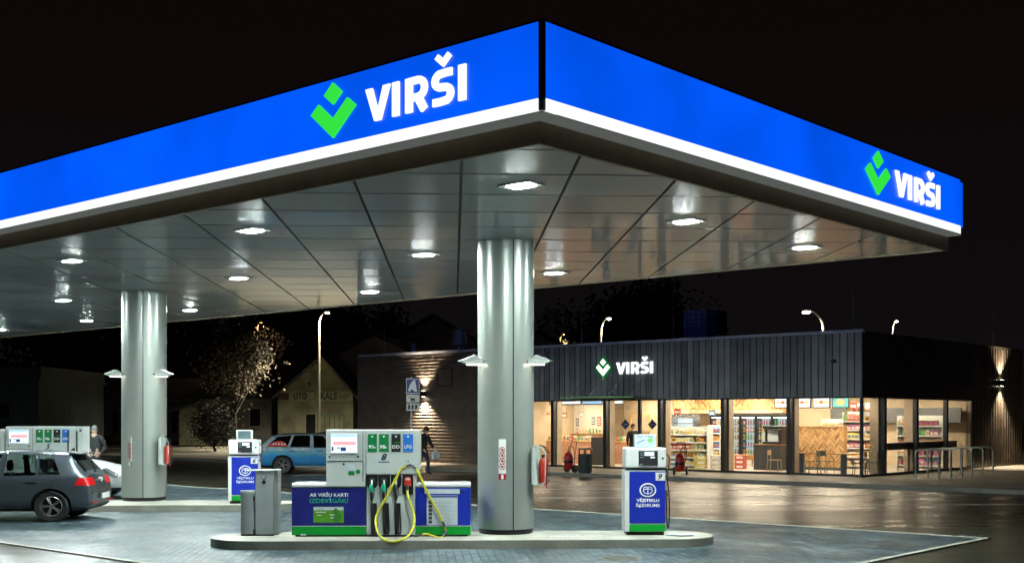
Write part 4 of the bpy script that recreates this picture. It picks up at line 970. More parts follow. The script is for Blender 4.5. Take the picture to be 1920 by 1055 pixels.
# menu screens
for i in range(4):
    a = inx(1452+i*36, 5.2); b = inx(1484+i*36, 5.2); zb = inz(765, a, 5.2)
    t = thing('menu_screen', ['leftmost', 'second from left', 'third from left', 'rightmost'][i]+' of the four lit menu screens hung under the shop ceiling', 'menu screen', shp((a+b)/2, 5.2, zb), CA, 'menu screens over the counter'); hw = (b-a)/2
    mb = MB(); mb.box(-hw, hw, 0, .08, 0, 3.08-zb); mb.build('casing', 'black_plastic', t)
    h = 3.08-zb; mb = MB(); mb.box(-hw+.04, hw-.04, -.008, -.002, .05, h-.04); s_ = mb.build('screen', ['menu_screen', 'menu_screen', 'menu_screen', 'menu_teal'][i], t)
    for q in range(3 if i != 3 else 1):
        mb = MB(); r_ = .09 if i != 3 else .17; cx = (q-1)*.2 if i != 3 else 0; 
        mb.add([(cx+r_*math.cos(w_)*1.1, -.012, h*.5+r_*.8*math.sin(w_)) for w_ in [2*math.pi*j/14 for j in range(14)]], [tuple(range(14))]); mb.build('food_picture', 'menu_food' if q % 2 == 0 else 'menu_red', s_)
# coffee corner
ka, kb_ = inx(1413, 2.6), inx(1464, 2.6)
t = thing('dark_counter', 'dark coffee counter left of the chevron partition', 'counter', shp((ka+kb_)/2, 2.6, FL), CA); hw = (kb_-ka)/2
mb = MB(); mb.box(-hw, hw, 0, .6, 0, .98); mb.build('cabinet', 'dark_board', t)
mb = MB(); mb.box(-hw-.03, hw+.03, -.03, .62, .982, 1.02); mb.build('worktop', 'wood_dark', t)
t = thing('coffee_machine', 'black open-fronted coffee machine standing on the dark counter', 'coffee machine', shp((ka+kb_)/2+.15, 2.7, FL+1.02), CA)
mb = MB(); mb.box(-.42, .42, .0, .45, 0, .1); mb.box(-.42, .42, 0, .45, .60, .72); mb.box(.28, .42, 0, .45, .102, .598); mb.box(-.42, -.34, .2, .45, .102, .598); mb.build('frame', 'black_plastic', t, bevel=.02)
mb = MB(); mb.box(-.33, .27, .25, .4, .102, .598); mb.build('front_plate', 'pale_print', t)
for q in (-.12, .08): mb = MB(); mb.cyl((q, .15, .44), (q, .15, .56), .03, n=10); mb.build('spout', 'steel', t)
t = thing('order_cart', 'low dark trolley with a white box left of the coffee counter', 'trolley', shp(inx(1400, 5), 5, FL), CA)
mb = MB(); mb.box(-.4, .4, -.2, .25, .3, .5); mb.box(-.4, .4, -.2, .25, .08, .1); mb.build('tray', 'wood_dark', t)
for sx_ in (-1, 1):
    for sy_ in (-1, 1): mb = MB(); mb.cyl((sx_*.37, .02+sy_*.2, 0), (sx_*.37, .02+sy_*.2, .3), .015, n=6); mb.build('leg', 'black_metal', t)
mb = MB(); mb.box(.05, .35, -.2, .1, .102, .29); mb.build('storage_box', 'white_gloss', t)
# service counter behind the left bays
ca_, cb_ = inx(1010, 3), inx(1108, 3)
t = thing('service_counter', 'orange brick faced service counter behind the left shop window', 'counter', SC, CA)
mb = MB(); mb.box(ca_, cb_, 3.0, 3.5, FL, 1.12); mb.build('brick_front', 'brick_orange', t)
mb = MB(); mb.box(ca_, cb_+.02, 2.96, 3.55, 1.122, 1.17); mb.build('worktop', 'wood_pale', t)
ca2, cb2 = inx(1150, 3), inx(1178, 3)
t = thing('service_counter', 'short orange brick counter seen through the shop door', 'counter', SC, CA)
mb = MB(); mb.box(ca2, cb2, 3.0, 3.5, FL+.05, 1.12); mb.build('brick_front', 'brick_orange', t)
mb = MB(); mb.box(ca2-.02, cb2+.02, 2.96, 3.55, 1.122, 1.17); mb.build('worktop', 'wood_pale', t)
fa, fb = inx(1108, 2), inx(1132, 2)
t = thing('grey_cabinet', 'plain dark grey cabinet standing behind the window left of the door', 'cabinet', SC, CA)
mb = MB(); mb.box(fa, fb, 2.0, 2.5, FL, 1.35); mb.build('body', 'dark_board', t, bevel=.01)
mb = MB(); mb.box(fa-.02, fb+.02, 1.98, 2.52, 1.353, 1.39); mb.build('top', 'wood_dark', t); mb = MB(); mb.box(fa+.1, fa+.13, 1.975, 1.995, .7, 1.0); mb.build('handle', 'steel', t)
# jars, cups and machines on the counters
for i in range(22):
    x = ca_+.2+i*(cb_-ca_-.3)/22; k_ = random.choice(['bottle', 'box', 'bag'])
    put(k_, random.choice([0, 4, 9, 3, 6]), x, 3.22+random.uniform(-.08, .08), 1.172, 0, 'jar or package on the orange brick counter at left', 'counter item', 'items on the orange brick counter', random.uniform(.8, 1.3))
for i in range(5): put('bag', [0, 3, 4, 8, 0][i], ca2+.12+i*.17, 3.2, 1.172, 0, 'package on the short counter seen through the door', 'snack', 'items on the short counter', 1.0)
for i in range(18):    # small bottles along the tiled wall
    put('bottle', random.choice([4, 9, 3, 0, 6]), inx(1046, 4.8)+i*.19, 4.85, 1.50, 0, 'bottle on the wall shelf behind the orange brick counter', 'bottle', 'bottles on the wall shelf', .95)
mb = MB(); mb.box(inx(1040, 4.8), inx(1135, 4.8), 4.72, 4.99, 1.46, 1.495); o = mb.build('wall_shelf', 'wood_pale', sh)
for px, py, w_, h_, m_ in ((1082, 790, .16, .36, 'grey_wall'), (1123, 790, .22, .42, 'red_bright'), (1112, 788, .2, .36, 'screen_off')):
    x = inx(px, 4.95); z = inz(py+8, x, 4.95); mb = MB(); mb.box(-w_/2, w_/2, -.01, .0, 0, h_); o = mb.build('poster', m_, loc=shp(x, 4.98, z), rotz=CA)
    tag(o, {'grey_wall': 'narrow dark notice on the tiled wall', 'red_bright': 'red and white poster on the tiled wall', 'screen_off': 'dark framed notice left of the red poster'}[m_], 'poster')
    for q in range(4): mb = MB(); mb.box(-w_/2+.03, w_/2-.03, -.014, -.011, h_*(.15+q*.2), h_*(.24+q*.2)); mb.build('print_block', 'white_print', o)
for px0_, px1_, m_, lb in ((1051, 1089, 'menu_screen', 'white lit menu box at the top of the window left of the door'), (1092, 1129, 'menu_blue', 'pale blue lit menu box beside the white one'), (1008, 1031, 'menu_blue', 'pale blue lit menu box right of the big column'), (1150, 1168, 'menu_screen', 'white lit menu box over the shop door')):
    a, b = inx(px0_, 3.2), inx(px1_, 3.2); t = thing('light_box', lb, 'menu box', shp((a+b)/2, 3.2, 2.78), CA, 'lit menu boxes over the service counter'); hw = (b-a)/2
    mb = MB(); mb.box(-hw, hw, 0, .1, 0, .32); mb.build('casing', 'grey_wall', t); mb = MB(); mb.box(-hw+.03, hw-.03, -.01, -.002, .06, .3); mb.build('lit_face', m_, t)
    mb = MB(); mb.box(-hw+.1, hw-.3, -.014, -.0105, .16, .2); mb.build('menu_line', 'grey_print', t)
# pendant lamps over the counter
for i, px in enumerate((1006, 1023)):
    x = inx(px, 3.1); t = thing('pendant_lamp', ['left', 'right'][i]+' brown pendant lamp over the service counter right of the column', 'pendant lamp', shp(x, 3.1, 2.35), 0, 'pendant lamps')
    mb = MB(); mb.lathe([(.02, .22), (.1, .2), (.2, .08), (.22, 0), (.21, 0), (.19, .07), (.09, .185), (.02, .2)], 16); mb.build('shade', 'wood_dark', t, smooth=40)
    mb = MB(); mb.cyl((0, 0, .2), (0, 0, .76), .008, n=5); mb.build('cord', 'black', t)
# stainless oven and picture frame seen through bay and door
t = thing('oven_hood', 'stainless oven with lit glass front above the bread shelf', 'oven', shp(inx(1280, 6), 6.0, 1.75), CA)
mb = MB(); mb.box(-.6, .6, 0, .5, .45, .62); mb.box(-.6, .6, .0, .5, -.1, .0); mb.box(-.6, -.53, 0, .5, .003, .447); mb.box(.53, .6, 0, .5, .003, .447); mb.build('casing', 'steel', t)
mb = MB(); mb.box(-.52, .52, .4, .45, .003, .447); mb.build('oven_back', 'screen_white', t); mb = MB(); mb.box(-.52, .52, .1, .38, .2, .22); mb.build('rack', 'black_metal', t)
mb = MB(); mb.box(-.52, .52, .0, .4, -1.6, -.102); mb.build('stand', 'cream_wall', t)
t = thing('picture_frame', 'thin pale wooden frame on the wall behind the shop door', 'frame', shp(inx(1198, 6.9), 6.95, 1.55), CA)
mb = MB()
for a, b, c, d in ((-.55, .55, .72, .8), (-.55, -.48, 0, .718), (.48, .55, 0, .718)): mb.box(a, b, -.03, .04, c, d)
mb.build('frame', 'wood_pale', t); mb = MB(); mb.box(-.47, .47, .0, .03, 0, .717); mb.build('panel', 'cream_wall', t)
# tables and chairs by the right windows
def table(x, y, label):
    t = thing('cafe_table', label, 'table', shp(x, y, FL), CA, 'cafe tables behind the glass')
    mb = MB(); mb.box(-.5, .5, -.33, .33, .73, .76); mb.build('table_top', 'wood_dark', t, bevel=.005)
    mb = MB(); mb.box(-.09, .09, -.07, .07, .02, .729); mb.build('pedestal', 'slate_blue', t); mb = MB(); mb.box(-.25, .25, -.2, .2, 0, .019); mb.build('foot_plate', 'slate_blue', t); return t
def chair(x, y, rz, label, m_='chair_green'):
    t = thing('cafe_chair', label, 'chair', shp(x, y, FL), CA+rz, 'cafe chairs behind the glass')
    mb = MB(); mb.box(-.21, .21, -.21, .21, .44, .465); mb.build('seat', m_, t, bevel=.01)
    mb = MB(); mb.box(-.20, .20, .19, .215, .64, .84); mb.build('backrest', m_, t, bevel=.01)
    for sx_ in (-1, 1):
        mb = MB(); mb.tube([(sx_*.19, .25, 0), (sx_*.18, .2, .45), (sx_*.18, .218, .82)], .014, 6); mb.build('leg', m_, t)
        mb = MB(); mb.tube([(sx_*.2, -.22, 0), (sx_*.18, -.19, .44)], .014, 6); mb.build('leg', m_, t)
    return t
table(inx(1503, 1.2), 1.2, 'dark cafe table behind the window right of the thick mullion')
table(inx(1582, 1.2), 1.2, 'dark cafe table closest to the glazed shop corner')
table(-1.6, 4.2, 'dark cafe table seen through the side window')
chair(inx(1452, 1.3), 1.3, R(100), 'tan cafe chair in front of the dark coffee counter', 'chair_tan')
chair(inx(1524, 1.0), 1.0, R(-80), 'green-grey cafe chair between the two window tables, the left one')
chair(inx(1549, 1.5), 1.5, R(75), 'green-grey cafe chair between the two window tables, the right one')
chair(inx(1612, .9), .9, R(-75), 'green-grey cafe chair by the corner mullion')
chair(inx(1634, 1.6), 1.6, R(-60), 'tall green-grey cafe chair just past the glazed corner')
chair(-.95, 3.3, R(-90), 'green-grey cafe chair behind the second side window'); chair(-.95, 5.6, R(-60), 'green-grey cafe chair behind the third side window')
t = thing('window_bar', 'long dark bar counter along the side windows', 'counter', SC, CA)
mb = MB(); mb.box(-.55, -.18, 2.5, 9.0, 1.02, 1.28); mb.build('bar_top', 'dark_board', t)
for y in (2.6, 4.75, 6.9, 8.9): mb = MB(); mb.box(-.4, -.34, y-.03, y+.03, FL, 1.018); mb.build('leg', 'black_metal', t)

# more goods about the shop
for i in range(16): put(random.choice(['bag', 'box']), random.choice([0, 2, 4, 9, 6]), sx0_+.12+i*(min(sx1_, -.75)-sx0_-.2)/16, 6.2+random.uniform(-.08, .08), 2.452, random.uniform(-.5, .5), 'package heaped on top of the colourful grocery shelf', 'package', 'packages heaped on top of the grocery shelf', 1.45)
for i, (px, y, m_, lb) in enumerate(((1376, 3.4, 'pack6', 'yellow box stack on the shop floor left of the trolley'), (1389, 3.0, 'pack0', 'red box stack on the shop floor left of the trolley'), (1342, 2.0, 'pack4', 'pale box stack by the second window pier'), (1262, 1.4, 'pack2', 'blue box stack below the bread shelf'), (1312, 1.4, 'pack6', 'yellow box stack below the bread shelf'))):
    mb = MB()
    for q in range(3): r_ = random.uniform(-.02, .02); mb.box(-.2+r_, .2+r_, -.15, .15, q*.185, q*.185+.18)
    o = mb.build('box_stack', m_, loc=shp(inx(px, y), y, FL), rotz=CA+.2*i, bevel=.006); tag(o, lb, 'boxes')
    for q in range(3): mb = MB(); mb.box(-.13, .13, -.156, -.151, q*.185+.05, q*.185+.13); mb.build('box_print', 'white_print', o)
for i, (px, y, z, m_, c_) in enumerate(((1270, 3.5, 2.35, 'pack0', 'red'), (1300, 3.5, 2.4, 'pack6', 'yellow'), (1335, 5.5, 2.3, 'pack2', 'blue'), (1600, 3.8, 2.55, 'pack0', 'red'), (1630, 4.5, 2.55, 'pack9', 'white'), (1058, 3.2, 2.2, 'pack8', 'orange'), (1090, 3.2, 2.25, 'pack4', 'white'))):
    x = inx(px, y); t = thing('hanging_card', c_+' price card hung from the shop ceiling '+['left over the bread shelf', 'right over the bread shelf', 'before the coolers', 'over the grocery shelf', 'nearest the glazed corner', 'left over the brick counter', 'right over the brick counter'][i], 'price card', shp(x, y, z), CA, 'price cards hung from the ceiling')
    mb = MB(); mb.box(-.17, .17, 0, .008, 0, .24); mb.build('card', m_, t); mb = MB(); mb.box(-.11, .11, -.005, -.001, .05, .16); mb.build('card_print', 'white_print', t)
    mb = MB(); mb.cyl((-.12, .004, .24), (-.12, .004, 3.11-z), .004, n=4); mb.cyl((.12, .004, .24), (.12, .004, 3.11-z), .004, n=4); mb.build('cords', 'black', t)
# ------------------------------------------------------------------ cars
glass('car_glass', (.55, .62, .60), .05); glass('dark_glass', (.10, .12, .12), .06)
mat('paint_blue_grey', (.066, .084, .100), .22, .45, var=.06, vs=1.5, bump=.12, bs=70, coat=.8)
mat('paint_white', (.70, .74, .74), .25, var=.03, coat=.6)
mat('paint_silver', (.30, .36, .36), .28, .5, var=.06, coat=.6)
def livery_mat():
    m = bpy.data.materials.new('livery'); m.use_nodes = True; nt = m.node_tree; N = nt.nodes; L = nt.links; b = N['Principled BSDF']
    t = N.new('ShaderNodeTexCoord'); sp = N.new('ShaderNodeSeparateXYZ'); L.new(t.outputs['Object'], sp.inputs[0])
    no = N.new('ShaderNodeTexNoise'); no.inputs['Scale'].default_value = 2.2; no.inputs['Detail'].default_value = 5; L.new(t.outputs['Object'], no.inputs['Vector'])
    n2 = N.new('ShaderNodeTexNoise'); n2.inputs['Scale'].default_value = 9; n2.inputs['Detail'].default_value = 4; L.new(t.outputs['Object'], n2.inputs['Vector'])
    ad = N.new('ShaderNodeMath'); ad.operation = 'MULTIPLY_ADD'; ad.inputs[1].default_value = .28; L.new(no.outputs['Fac'], ad.inputs[0]); sz_ = N.new('ShaderNodeMath'); sz_.operation = 'MULTIPLY_ADD'; sz_.inputs[1].default_value = .7; sz_.inputs[2].default_value = -.14; L.new(sp.outputs['Z'], sz_.inputs[0]); L.new(sz_.outputs[0], ad.inputs[2])
    r = N.new('ShaderNodeValToRGB'); e = r.color_ramp.elements; e[0].position = .25; e[0].color = (.02, .14, .32, 1); e[1].position = .68; e[1].color = (.30, .36, .36, 1)
    for p, c in ((.45, (.02, .22, .50)), (.54, (.07, .32, .42)), (.60, (.06, .24, .34))): q = e.new(p); q.color = (*c, 1)
    L.new(ad.outputs[0], r.inputs[0]); mx = N.new('ShaderNodeMixRGB'); mr = N.new('ShaderNodeMapRange'); mr.inputs[1].default_value = .5; mr.inputs[2].default_value = .62; mr.inputs[4].default_value = .55
    L.new(n2.outputs['Fac'], mr.inputs[0]); L.new(mr.outputs[0], mx.inputs[0]); L.new(r.outputs[0], mx.inputs[1]); mx.inputs[2].default_value = (.02, .16, .22, 1)
    L.new(mx.outputs[0], b.inputs['Base Color']); b.inputs['Roughness'].default_value = .25; MATS['livery'] = m
livery_mat()
mat('tail_red', (.55, .01, .012), .15, var=.25, vs=14, emit=(.6, .01, .01), es=.12); mat('rim', (.34, .34, .32), .3, .8); mat('car_trim', (.012, .012, .013), .55, var=0)
mat('plate', (.65, .65, .60), .4, var=.1, vs=20); mat('seat_dark', (.015, .016, .017), .7); mat('headlamp', (.25, .3, .3), .08, .5); mat('red_glass', (.60, .06, .05), .3)
HATCH = [ # x_low, x_belt, x_top, z_bot, z_belt, z_top, w, w_belt, w_top
 (2.12,2.12,2.10,.30,.54,.60,.50,.48,.40), (2.04,2.03,2.0,.22,.64,.70,.74,.70,.58), (1.75,1.73,1.7,.2,.76,.83,.87,.82,.70), (1.2,1.2,1.2,.2,.87,.95,.89,.84,.72),
 (.9,.88,.86,.2,.92,1.0,.89,.84,.70), (.35,.50,.06,.2,.94,1.43,.89,.84,.60), (.3,.42,.0,.2,.945,1.45,.89,.84,.60), (-.33,-.33,-.36,.2,.96,1.475,.89,.84,.61),
 (-.43,-.43,-.45,.2,.96,1.475,.89,.84,.61), (-1.03,-1.05,-1.0,.2,.975,1.46,.89,.835,.60), (-1.07,-1.09,-1.04,.2,.975,1.46,.89,.835,.60), (-1.40,-1.50,-1.28,.2,.99,1.45,.89,.83,.59),
 (-1.72,-1.84,-1.62,.2,1.0,1.43,.88,.81,.57), (-1.86,-1.95,-1.90,.22,.99,1.06,.87,.79,.62), (-2.0,-2.02,-2.0,.25,.88,.95,.85,.76,.60), (-2.08,-2.10,-2.08,.30,.60,.66,.80,.74,.60)]
ESTATE = [s for s in HATCH[:8]] + [(-.43,-.43,-.45,.2,.96,1.475,.89,.84,.61), (-1.13,-1.18,-1.04,.2,.98,1.47,.89,.835,.60), (-1.19,-1.24,-1.10,.2,.98,1.47,.89,.835,.60), (-1.80,-2.02,-1.62,.2,1.0,1.42,.88,.82,.58),
 (-2.05,-2.20,-1.90,.22,1.0,1.38,.87,.80,.56), (-2.2,-2.30,-2.20,.24,.98,1.05,.86,.78,.60), (-2.32,-2.35,-2.34,.26,.86,.92,.84,.76,.6), (-2.40,-2.42,-2.40,.32,.58,.64,.78,.74,.6)]
def car(st, name, label, paint, gl, wheels, lights=True):
    root = thing(name, label, 'car')
    vs = []; fs = []; mi = []; nr = 16
    for (xl, xb, xt, zb, zl, zt, w0, wb, wt) in st:
        half = [(xl, 0, zb), (xl, w0*.78, zb), (xl, w0*.97, zb+.09), (xl, w0, zb+(zl-zb)*.5), ((xl+xb)/2, w0*.985, zl-.10*(zl-zb)), (xb, wb, zl), (xt, wt, zt-(.045 if zt > 1.2 else .02)), (xt, wt-.09, zt), (xt, 0, zt+(.03 if zt > 1.2 else .015))]
        ring = half + [(x, -y, z) for x, y, z in reversed(half[1:8])]; vs += ring
    ns = len(st)
    for i in range(ns-1):
        for j in range(nr):
            k = (j+1) % nr; fs.append((i*nr+j, (i+1)*nr+j, (i+1)*nr+k, i*nr+k))
            seg = min(j, 15-j)      # 5 = side glass band, 6/7 = roof
            g = (seg == 5 and i in (6, 8, 10)) or (seg in (6, 7) and i in (4, 12))
            mi.append(1 if g else (2 if seg == 0 else 0))
    fs += [tuple(range(nr)), tuple(reversed(range((ns-1)*nr, ns*nr)))]; mi += [0, 0]
    me = bpy.data.meshes.new('shell'); me.from_pydata(vs, [], fs)
    for m in (paint, gl, 'car_trim'): me.materials.append(M(m))
    me.polygons.foreach_set('material_index', mi)
    bm = bmesh.new(); bm.from_mesh(me); bmesh.ops.recalc_face_normals(bm, faces=bm.faces); bm.to_mesh(me)
    cr = bm.edges.layers.float.new('crease_edge')
    cv = bm.verts.layers.float.new('crease_vert')
    for v in bm.verts:
        ng = sum(f.material_index == 1 for f in v.link_faces)
        if ng == 1: v[cv] = .8
    for e in bm.edges:
        ms = {f.material_index for f in e.link_faces}
        if 1 in ms and len(ms) > 1: e[cr] = .9
    bm.to_mesh(me); bm.free(); me.update()
    o = bpy.data.objects.new('shell', me); COL.objects.link(o)
    s_ = o.modifiers.new('s', 'SUBSURF'); s_.levels = s_.render_levels = 3
    cut = MB()
    for x in wheels:
        for sy in (-1, 1): cut.cyl((x, sy*.62, .33), (x, sy*1.1, .33), .375, n=40)
    cm = bpy.data.meshes.new('cut'); cm.from_pydata(cut.v, [], cut.f)
    for m in (paint, gl, 'car_trim'): cm.materials.append(M(m))
    cm.polygons.foreach_set('material_index', [2]*len(cut.f)); co = bpy.data.objects.new('cut', cm); COL.objects.link(co)
    b_ = o.modifiers.new('b', 'BOOLEAN'); b_.object = co; b_.operation = 'DIFFERENCE'; b_.solver = 'EXACT'
    dg = bpy.context.evaluated_depsgraph_get(); ev = bpy.data.meshes.new_from_object(o.evaluated_get(dg))
    bpy.data.objects.remove(o); bpy.data.objects.remove(co)
    bm = bmesh.new(); bm.from_mesh(ev)
    xr = st[-2][0]
    if lights:
        # cut the lamp outlines into the shell, then give those faces to the lamps
        for co_, no_ in (((xr+.62, 0, 0), (1, 0, .5)), ((0, 0, .765), (0, 0, 1)), ((0, 0, .925), (0, 0, 1)), ((0, .42, 0), (0, 1, 0)), ((0, -.42, 0), (0, 1, 0))):
            bmesh.ops.bisect_plane(bm, geom=bm.verts[:]+bm.edges[:]+bm.faces[:], plane_co=co_, plane_no=no_)
        for f in bm.faces:
            c = f.calc_center_median()
            if f.material_index == 0 and c.x + .5*c.z < xr+.62 and .765 < c.z < .925 and abs(c.y) > .42: f.material_index = 3
    bmesh.ops.bisect_plane(bm, geom=bm.verts[:]+bm.edges[:]+bm.faces[:], plane_co=(0, 0, .30), plane_no=(0, 0, 1))
    for f in bm.faces:
        if f.material_index == 0 and f.calc_center_median().z < .30: f.material_index = 2
    def take(sel, nm, m):
        b2 = bmesh.new(); vm = {}
        for f in sel:
            for v in f.verts:
                if v not in vm: vm[v] = b2.verts.new(v.co)
            nf = b2.faces.new([vm[v] for v in f.verts]); nf.smooth = True
        mm = bpy.data.meshes.new(nm); b2.to_mesh(mm); b2.free(); mm.materials.append(M(m)); mm.set_sharp_from_angle(angle=R(38))
        ob = bpy.data.objects.new(nm, mm); COL.objects.link(ob); ob.parent = root; return ob
    body = take([f for f in bm.faces if f.material_index == 0], 'body', paint)
    take([f for f in bm.faces if f.material_index == 2], 'lower_trim', 'car_trim')
    for idx, nm, m in ((1, 'window', gl), (3, 'tail_light', 'tail_red')):
        left = {f for f in bm.faces if f.material_index == idx}
        while left:
            f0 = left.pop(); grp = [f0]; st_ = [f0]
            while st_:
                for e in st_.pop().edges:
                    for f in e.link_faces:
                        if f in left: left.remove(f); grp.append(f); st_.append(f)
            take(grp, nm, m)
    bm.free()
    # wheels
    for x in wheels:
        for sy in (-1, 1):
            T = Matrix.Translation((x, sy*.78, .325)) @ Matrix.Rotation(R(-90*sy), 4, 'X')
            mb = MB(); mb.lathe([(.20, .0), (.215, .09), (.30, .105), (.322, .08), (.326, .0), (.322, -.1), (.28, -.12), (.2, -.11)], 36, T); wh = mb.build('wheel', 'rubber', root, smooth=40)
            mb = MB(); mb.lathe([(.215, .085), (.205, .095), (.195, .06), (.19, -.1)], 36, T)
            mb.lathe([(0, .055), (.045, .06), (.05, .03)], 16, T)
            for k in range(5):
                for dd in (-.12, .12):
                    a = 2*math.pi*k/5; p0 = T @ Vector((.03*math.cos(a), .03*math.sin(a), .05)); p1 = T @ Vector((.2*math.cos(a+dd), .2*math.sin(a+dd), .065)); mb.cyl(p0, p1, .020, .013, 6)
            mb.build('rim', 'rim', wh, smooth=40)
            mb = MB(); mb.lathe([(0, -.02), (.19, -.02)], 24, T); mb.build('brake_disc', 'car_trim', wh)
    # seats
    for x in (-.1, -1.0):
        for sy in (-.38, .38):
            mb = MB(); mb.box(x-.12, x+.0, sy-.22, sy+.22, .4, 1.0); mb.box(x+.002, x+.45, sy-.22, sy+.22, .4, .56); s1 = mb.build('seat', 'seat_dark', root, bevel=.04)
            mb = MB(); mb.lathe([(0, -.13), (.09, -.11), (.12, 0), (.09, .11), (0, .13)], 14, Matrix.Translation((x-.08, sy, 1.15)) @ Matrix.Diagonal((.55, 1, 1, 1))); mb.build('headrest', 'seat_dark', s1, smooth=60)
    for sy in (-1, 1):
        mb = MB(); mb.box(.48, .62, sy*.86, sy*1.0, .95, 1.08); mb.build('mirror', paint, root, bevel=.03)
    return root
golf = car(HATCH, 'parked_car', 'dark blue-grey hatchback wet with rain at the left edge', 'paint_blue_grey', 'car_glass', (1.28, -1.33))
def side_line(mb, pts, y): mb.tube([(x, y(z) if callable(y) else y, z) for x, z in pts], .005, 5)
for sy in (1, -1):
    mb = MB(); mb.cyl((-1.07, sy*.886, .845), (-.86, sy*.886, .85), .016, n=8); mb.build('door_handle', 'paint_blue_grey', golf)
    mb = MB(); side_line(mb, [(-.40, .30), (-.40, .92)], sy*.888); side_line(mb, [(-.40, .30), (-.95, .30), (-1.02, .45), (-1.12, .62), (-1.33, .76), (-1.42, .93)], sy*.886); mb.build('door_gap', 'black', golf)
mb = MB(); mb.add([(-1.55,-.55,1.455),(-1.55,.55,1.455),(-1.80,.52,1.43),(-1.80,-.52,1.43),(-1.55,-.55,1.43),(-1.55,.55,1.43),(-1.78,.52,1.405),(-1.78,-.52,1.405)], [(0,3,2,1),(4,5,6,7),(0,1,5,4),(1,2,6,5),(2,3,7,6),(3,0,4,7)]); mb.build('roof_spoiler', 'paint_blue_grey', golf, bevel=.01)
mb = MB(); mb.tube([(-1.95, 0, 1.03), (-1.86, -.15, 1.12), (-1.78, -.35, 1.25)], .012, 6); mb.build('rear_wiper', 'black', golf)
mb = MB(); mb.box(-2.145, -2.12, -.26, .26, .46, .57); mb.build('number_plate', 'plate', golf)
mb = MB(); mb.cyl((-2.0, 0, .86), (-2.065, 0, .85), .055, n=20); mb.build('badge', 'rim', golf)
mb = MB(); mb.box(-2.112, -2.06, -.72, -.45, .385, .40); mb.box(-2.112, -2.06, .45, .72, .385, .40); mb.build('reflector', 'tail_red', golf)
mb = MB(); mb.tube([(-2.10, -.7, .60), (-2.12, -.4, .63), (-2.125, 0, .635), (-2.12, .4, .63), (-2.10, .7, .60)], .006, 5); mb.build('bumper_gap', 'black', golf)
mb = MB(); mb.add([(-1.45, 0, 1.49), (-1.55, .015, 1.48), (-1.55, -.015, 1.48), (-1.53, 0, 1.55)], [(0,1,3), (0,3,2), (1,2,3), (0,2,1)]); mb.build('aerial', 'black', golf)
# nose to the left, rear wheel where the photograph has it
gp = atd(97, 25.75, .006)
golf.rotation_euler.z = R(180) + ISL; golf.scale = (1.12, 1.0, 1.0)
golf.location = gp + Matrix.Rotation(R(180)+ISL, 3, 'Z') @ Vector((1.33*1.12, -.80, 0)) 
wcar = car(HATCH, 'parked_car', 'white car whose bonnet shows between dispenser 5 and the left column', 'paint_white', 'car_glass', (1.28, -1.33), False)
for sy in (1, -1):
    mb = MB(); mb.add([(1.72, sy*.80, .72), (1.98, sy*.72, .62), (2.03, sy*.60, .64), (1.80, sy*.76, .80), (1.70, sy*.87, .74), (1.93, sy*.82, .60), (2.04, sy*.73, .56), (1.74, sy*.85, .80)], [(0,1,2,3), (4,7,6,5), (0,4,5,1), (1,5,6,2), (2,6,7,3), (3,7,4,0)]); mb.build('headlight', 'headlamp', wcar)
    mb = MB(); mb.cyl((-.86, sy*.886, .845), (-.65, sy*.886, .85), .016, n=8); mb.build('door_handle', 'paint_white', wcar)
wcar.rotation_euler.z = R(-4); wcar.location = (-12.85, 33.6, .006); wcar.scale = (1.12, 1, 1.06)
est = car(ESTATE, 'taxi_estate', 'silver estate car with blue picture livery and red patch on its rear side window', 'livery', 'dark_glass', (1.30, -1.42))
for sy in (1, -1):
    mb = MB(); mb.cyl((-1.2, sy*.886, .84), (-.98, sy*.886, .845), .016, n=8); mb.build('door_handle', 'car_trim', est)
    mb = MB(); mb.cyl((-.2, sy*.886, .84), (.02, sy*.886, .845), .016, n=8); mb.build('door_handle', 'car_trim', est)
    mb = MB(); side_line(mb, [(-.40, .30), (-.40, .92)], sy*.888); side_line(mb, [(-.40, .30), (-.95, .30), (-1.04, .45), (-1.20, .66), (-1.34, .93)], sy*.886); mb.build('door_gap', 'black', est)
    mb = MB(); mb.box(-1.0, .95, sy*.875-.012, sy*.875+.012, .24, .29); mb.build('sill_strip', 'paint_silver', est)
def on_side(x, z, sy): # skin of the side glass band
    return (x, sy*(.84 - (z-.98)*(.235/.44) + .012), z)
ar = [(-1.98, 1.015), (-1.85, 1.13), (-1.68, 1.20), (-1.5, 1.22), (-1.38, 1.17), (-1.28, 1.09), (-1.22, 1.015)]
mb = MB(); n = len(ar); mb.add([on_side(x, z, -1) for x, z in ar], [tuple(reversed(range(n)))]); rpch = mb.build('red_sticker', 'red_glass', est)
mb = MB()
for q in range(5): x = -1.78+q*.1; mb.add([tuple(Vector(on_side(a, b, -1))+Vector((0, -.006, 0))) for a, b in ((x, 1.07+q % 2*.01), (x+.06, 1.07), (x+.06, 1.13), (x, 1.12))], [(0,1,2,3)])
mb.build('sticker_lettering', 'pale_print', rpch)
mb = MB(); mb.tube([(-1.6, .56, 1.47), (0, .6, 1.50), (.1, .58, 1.47)], .015, 6); mb.tube([(-1.6, -.56, 1.47), (0, -.6, 1.50), (.1, -.58, 1.47)], .015, 6); mb.build('roof_rail', 'car_trim', est)
ep = atd(530, 48, .006); est.rotation_euler.z = R(3); est.scale = (1.10, 1, 1.06)
est.location = ep + Matrix.Rotation(R(3), 3, 'Z') @ Vector((1.42*1.10, .8, 0))

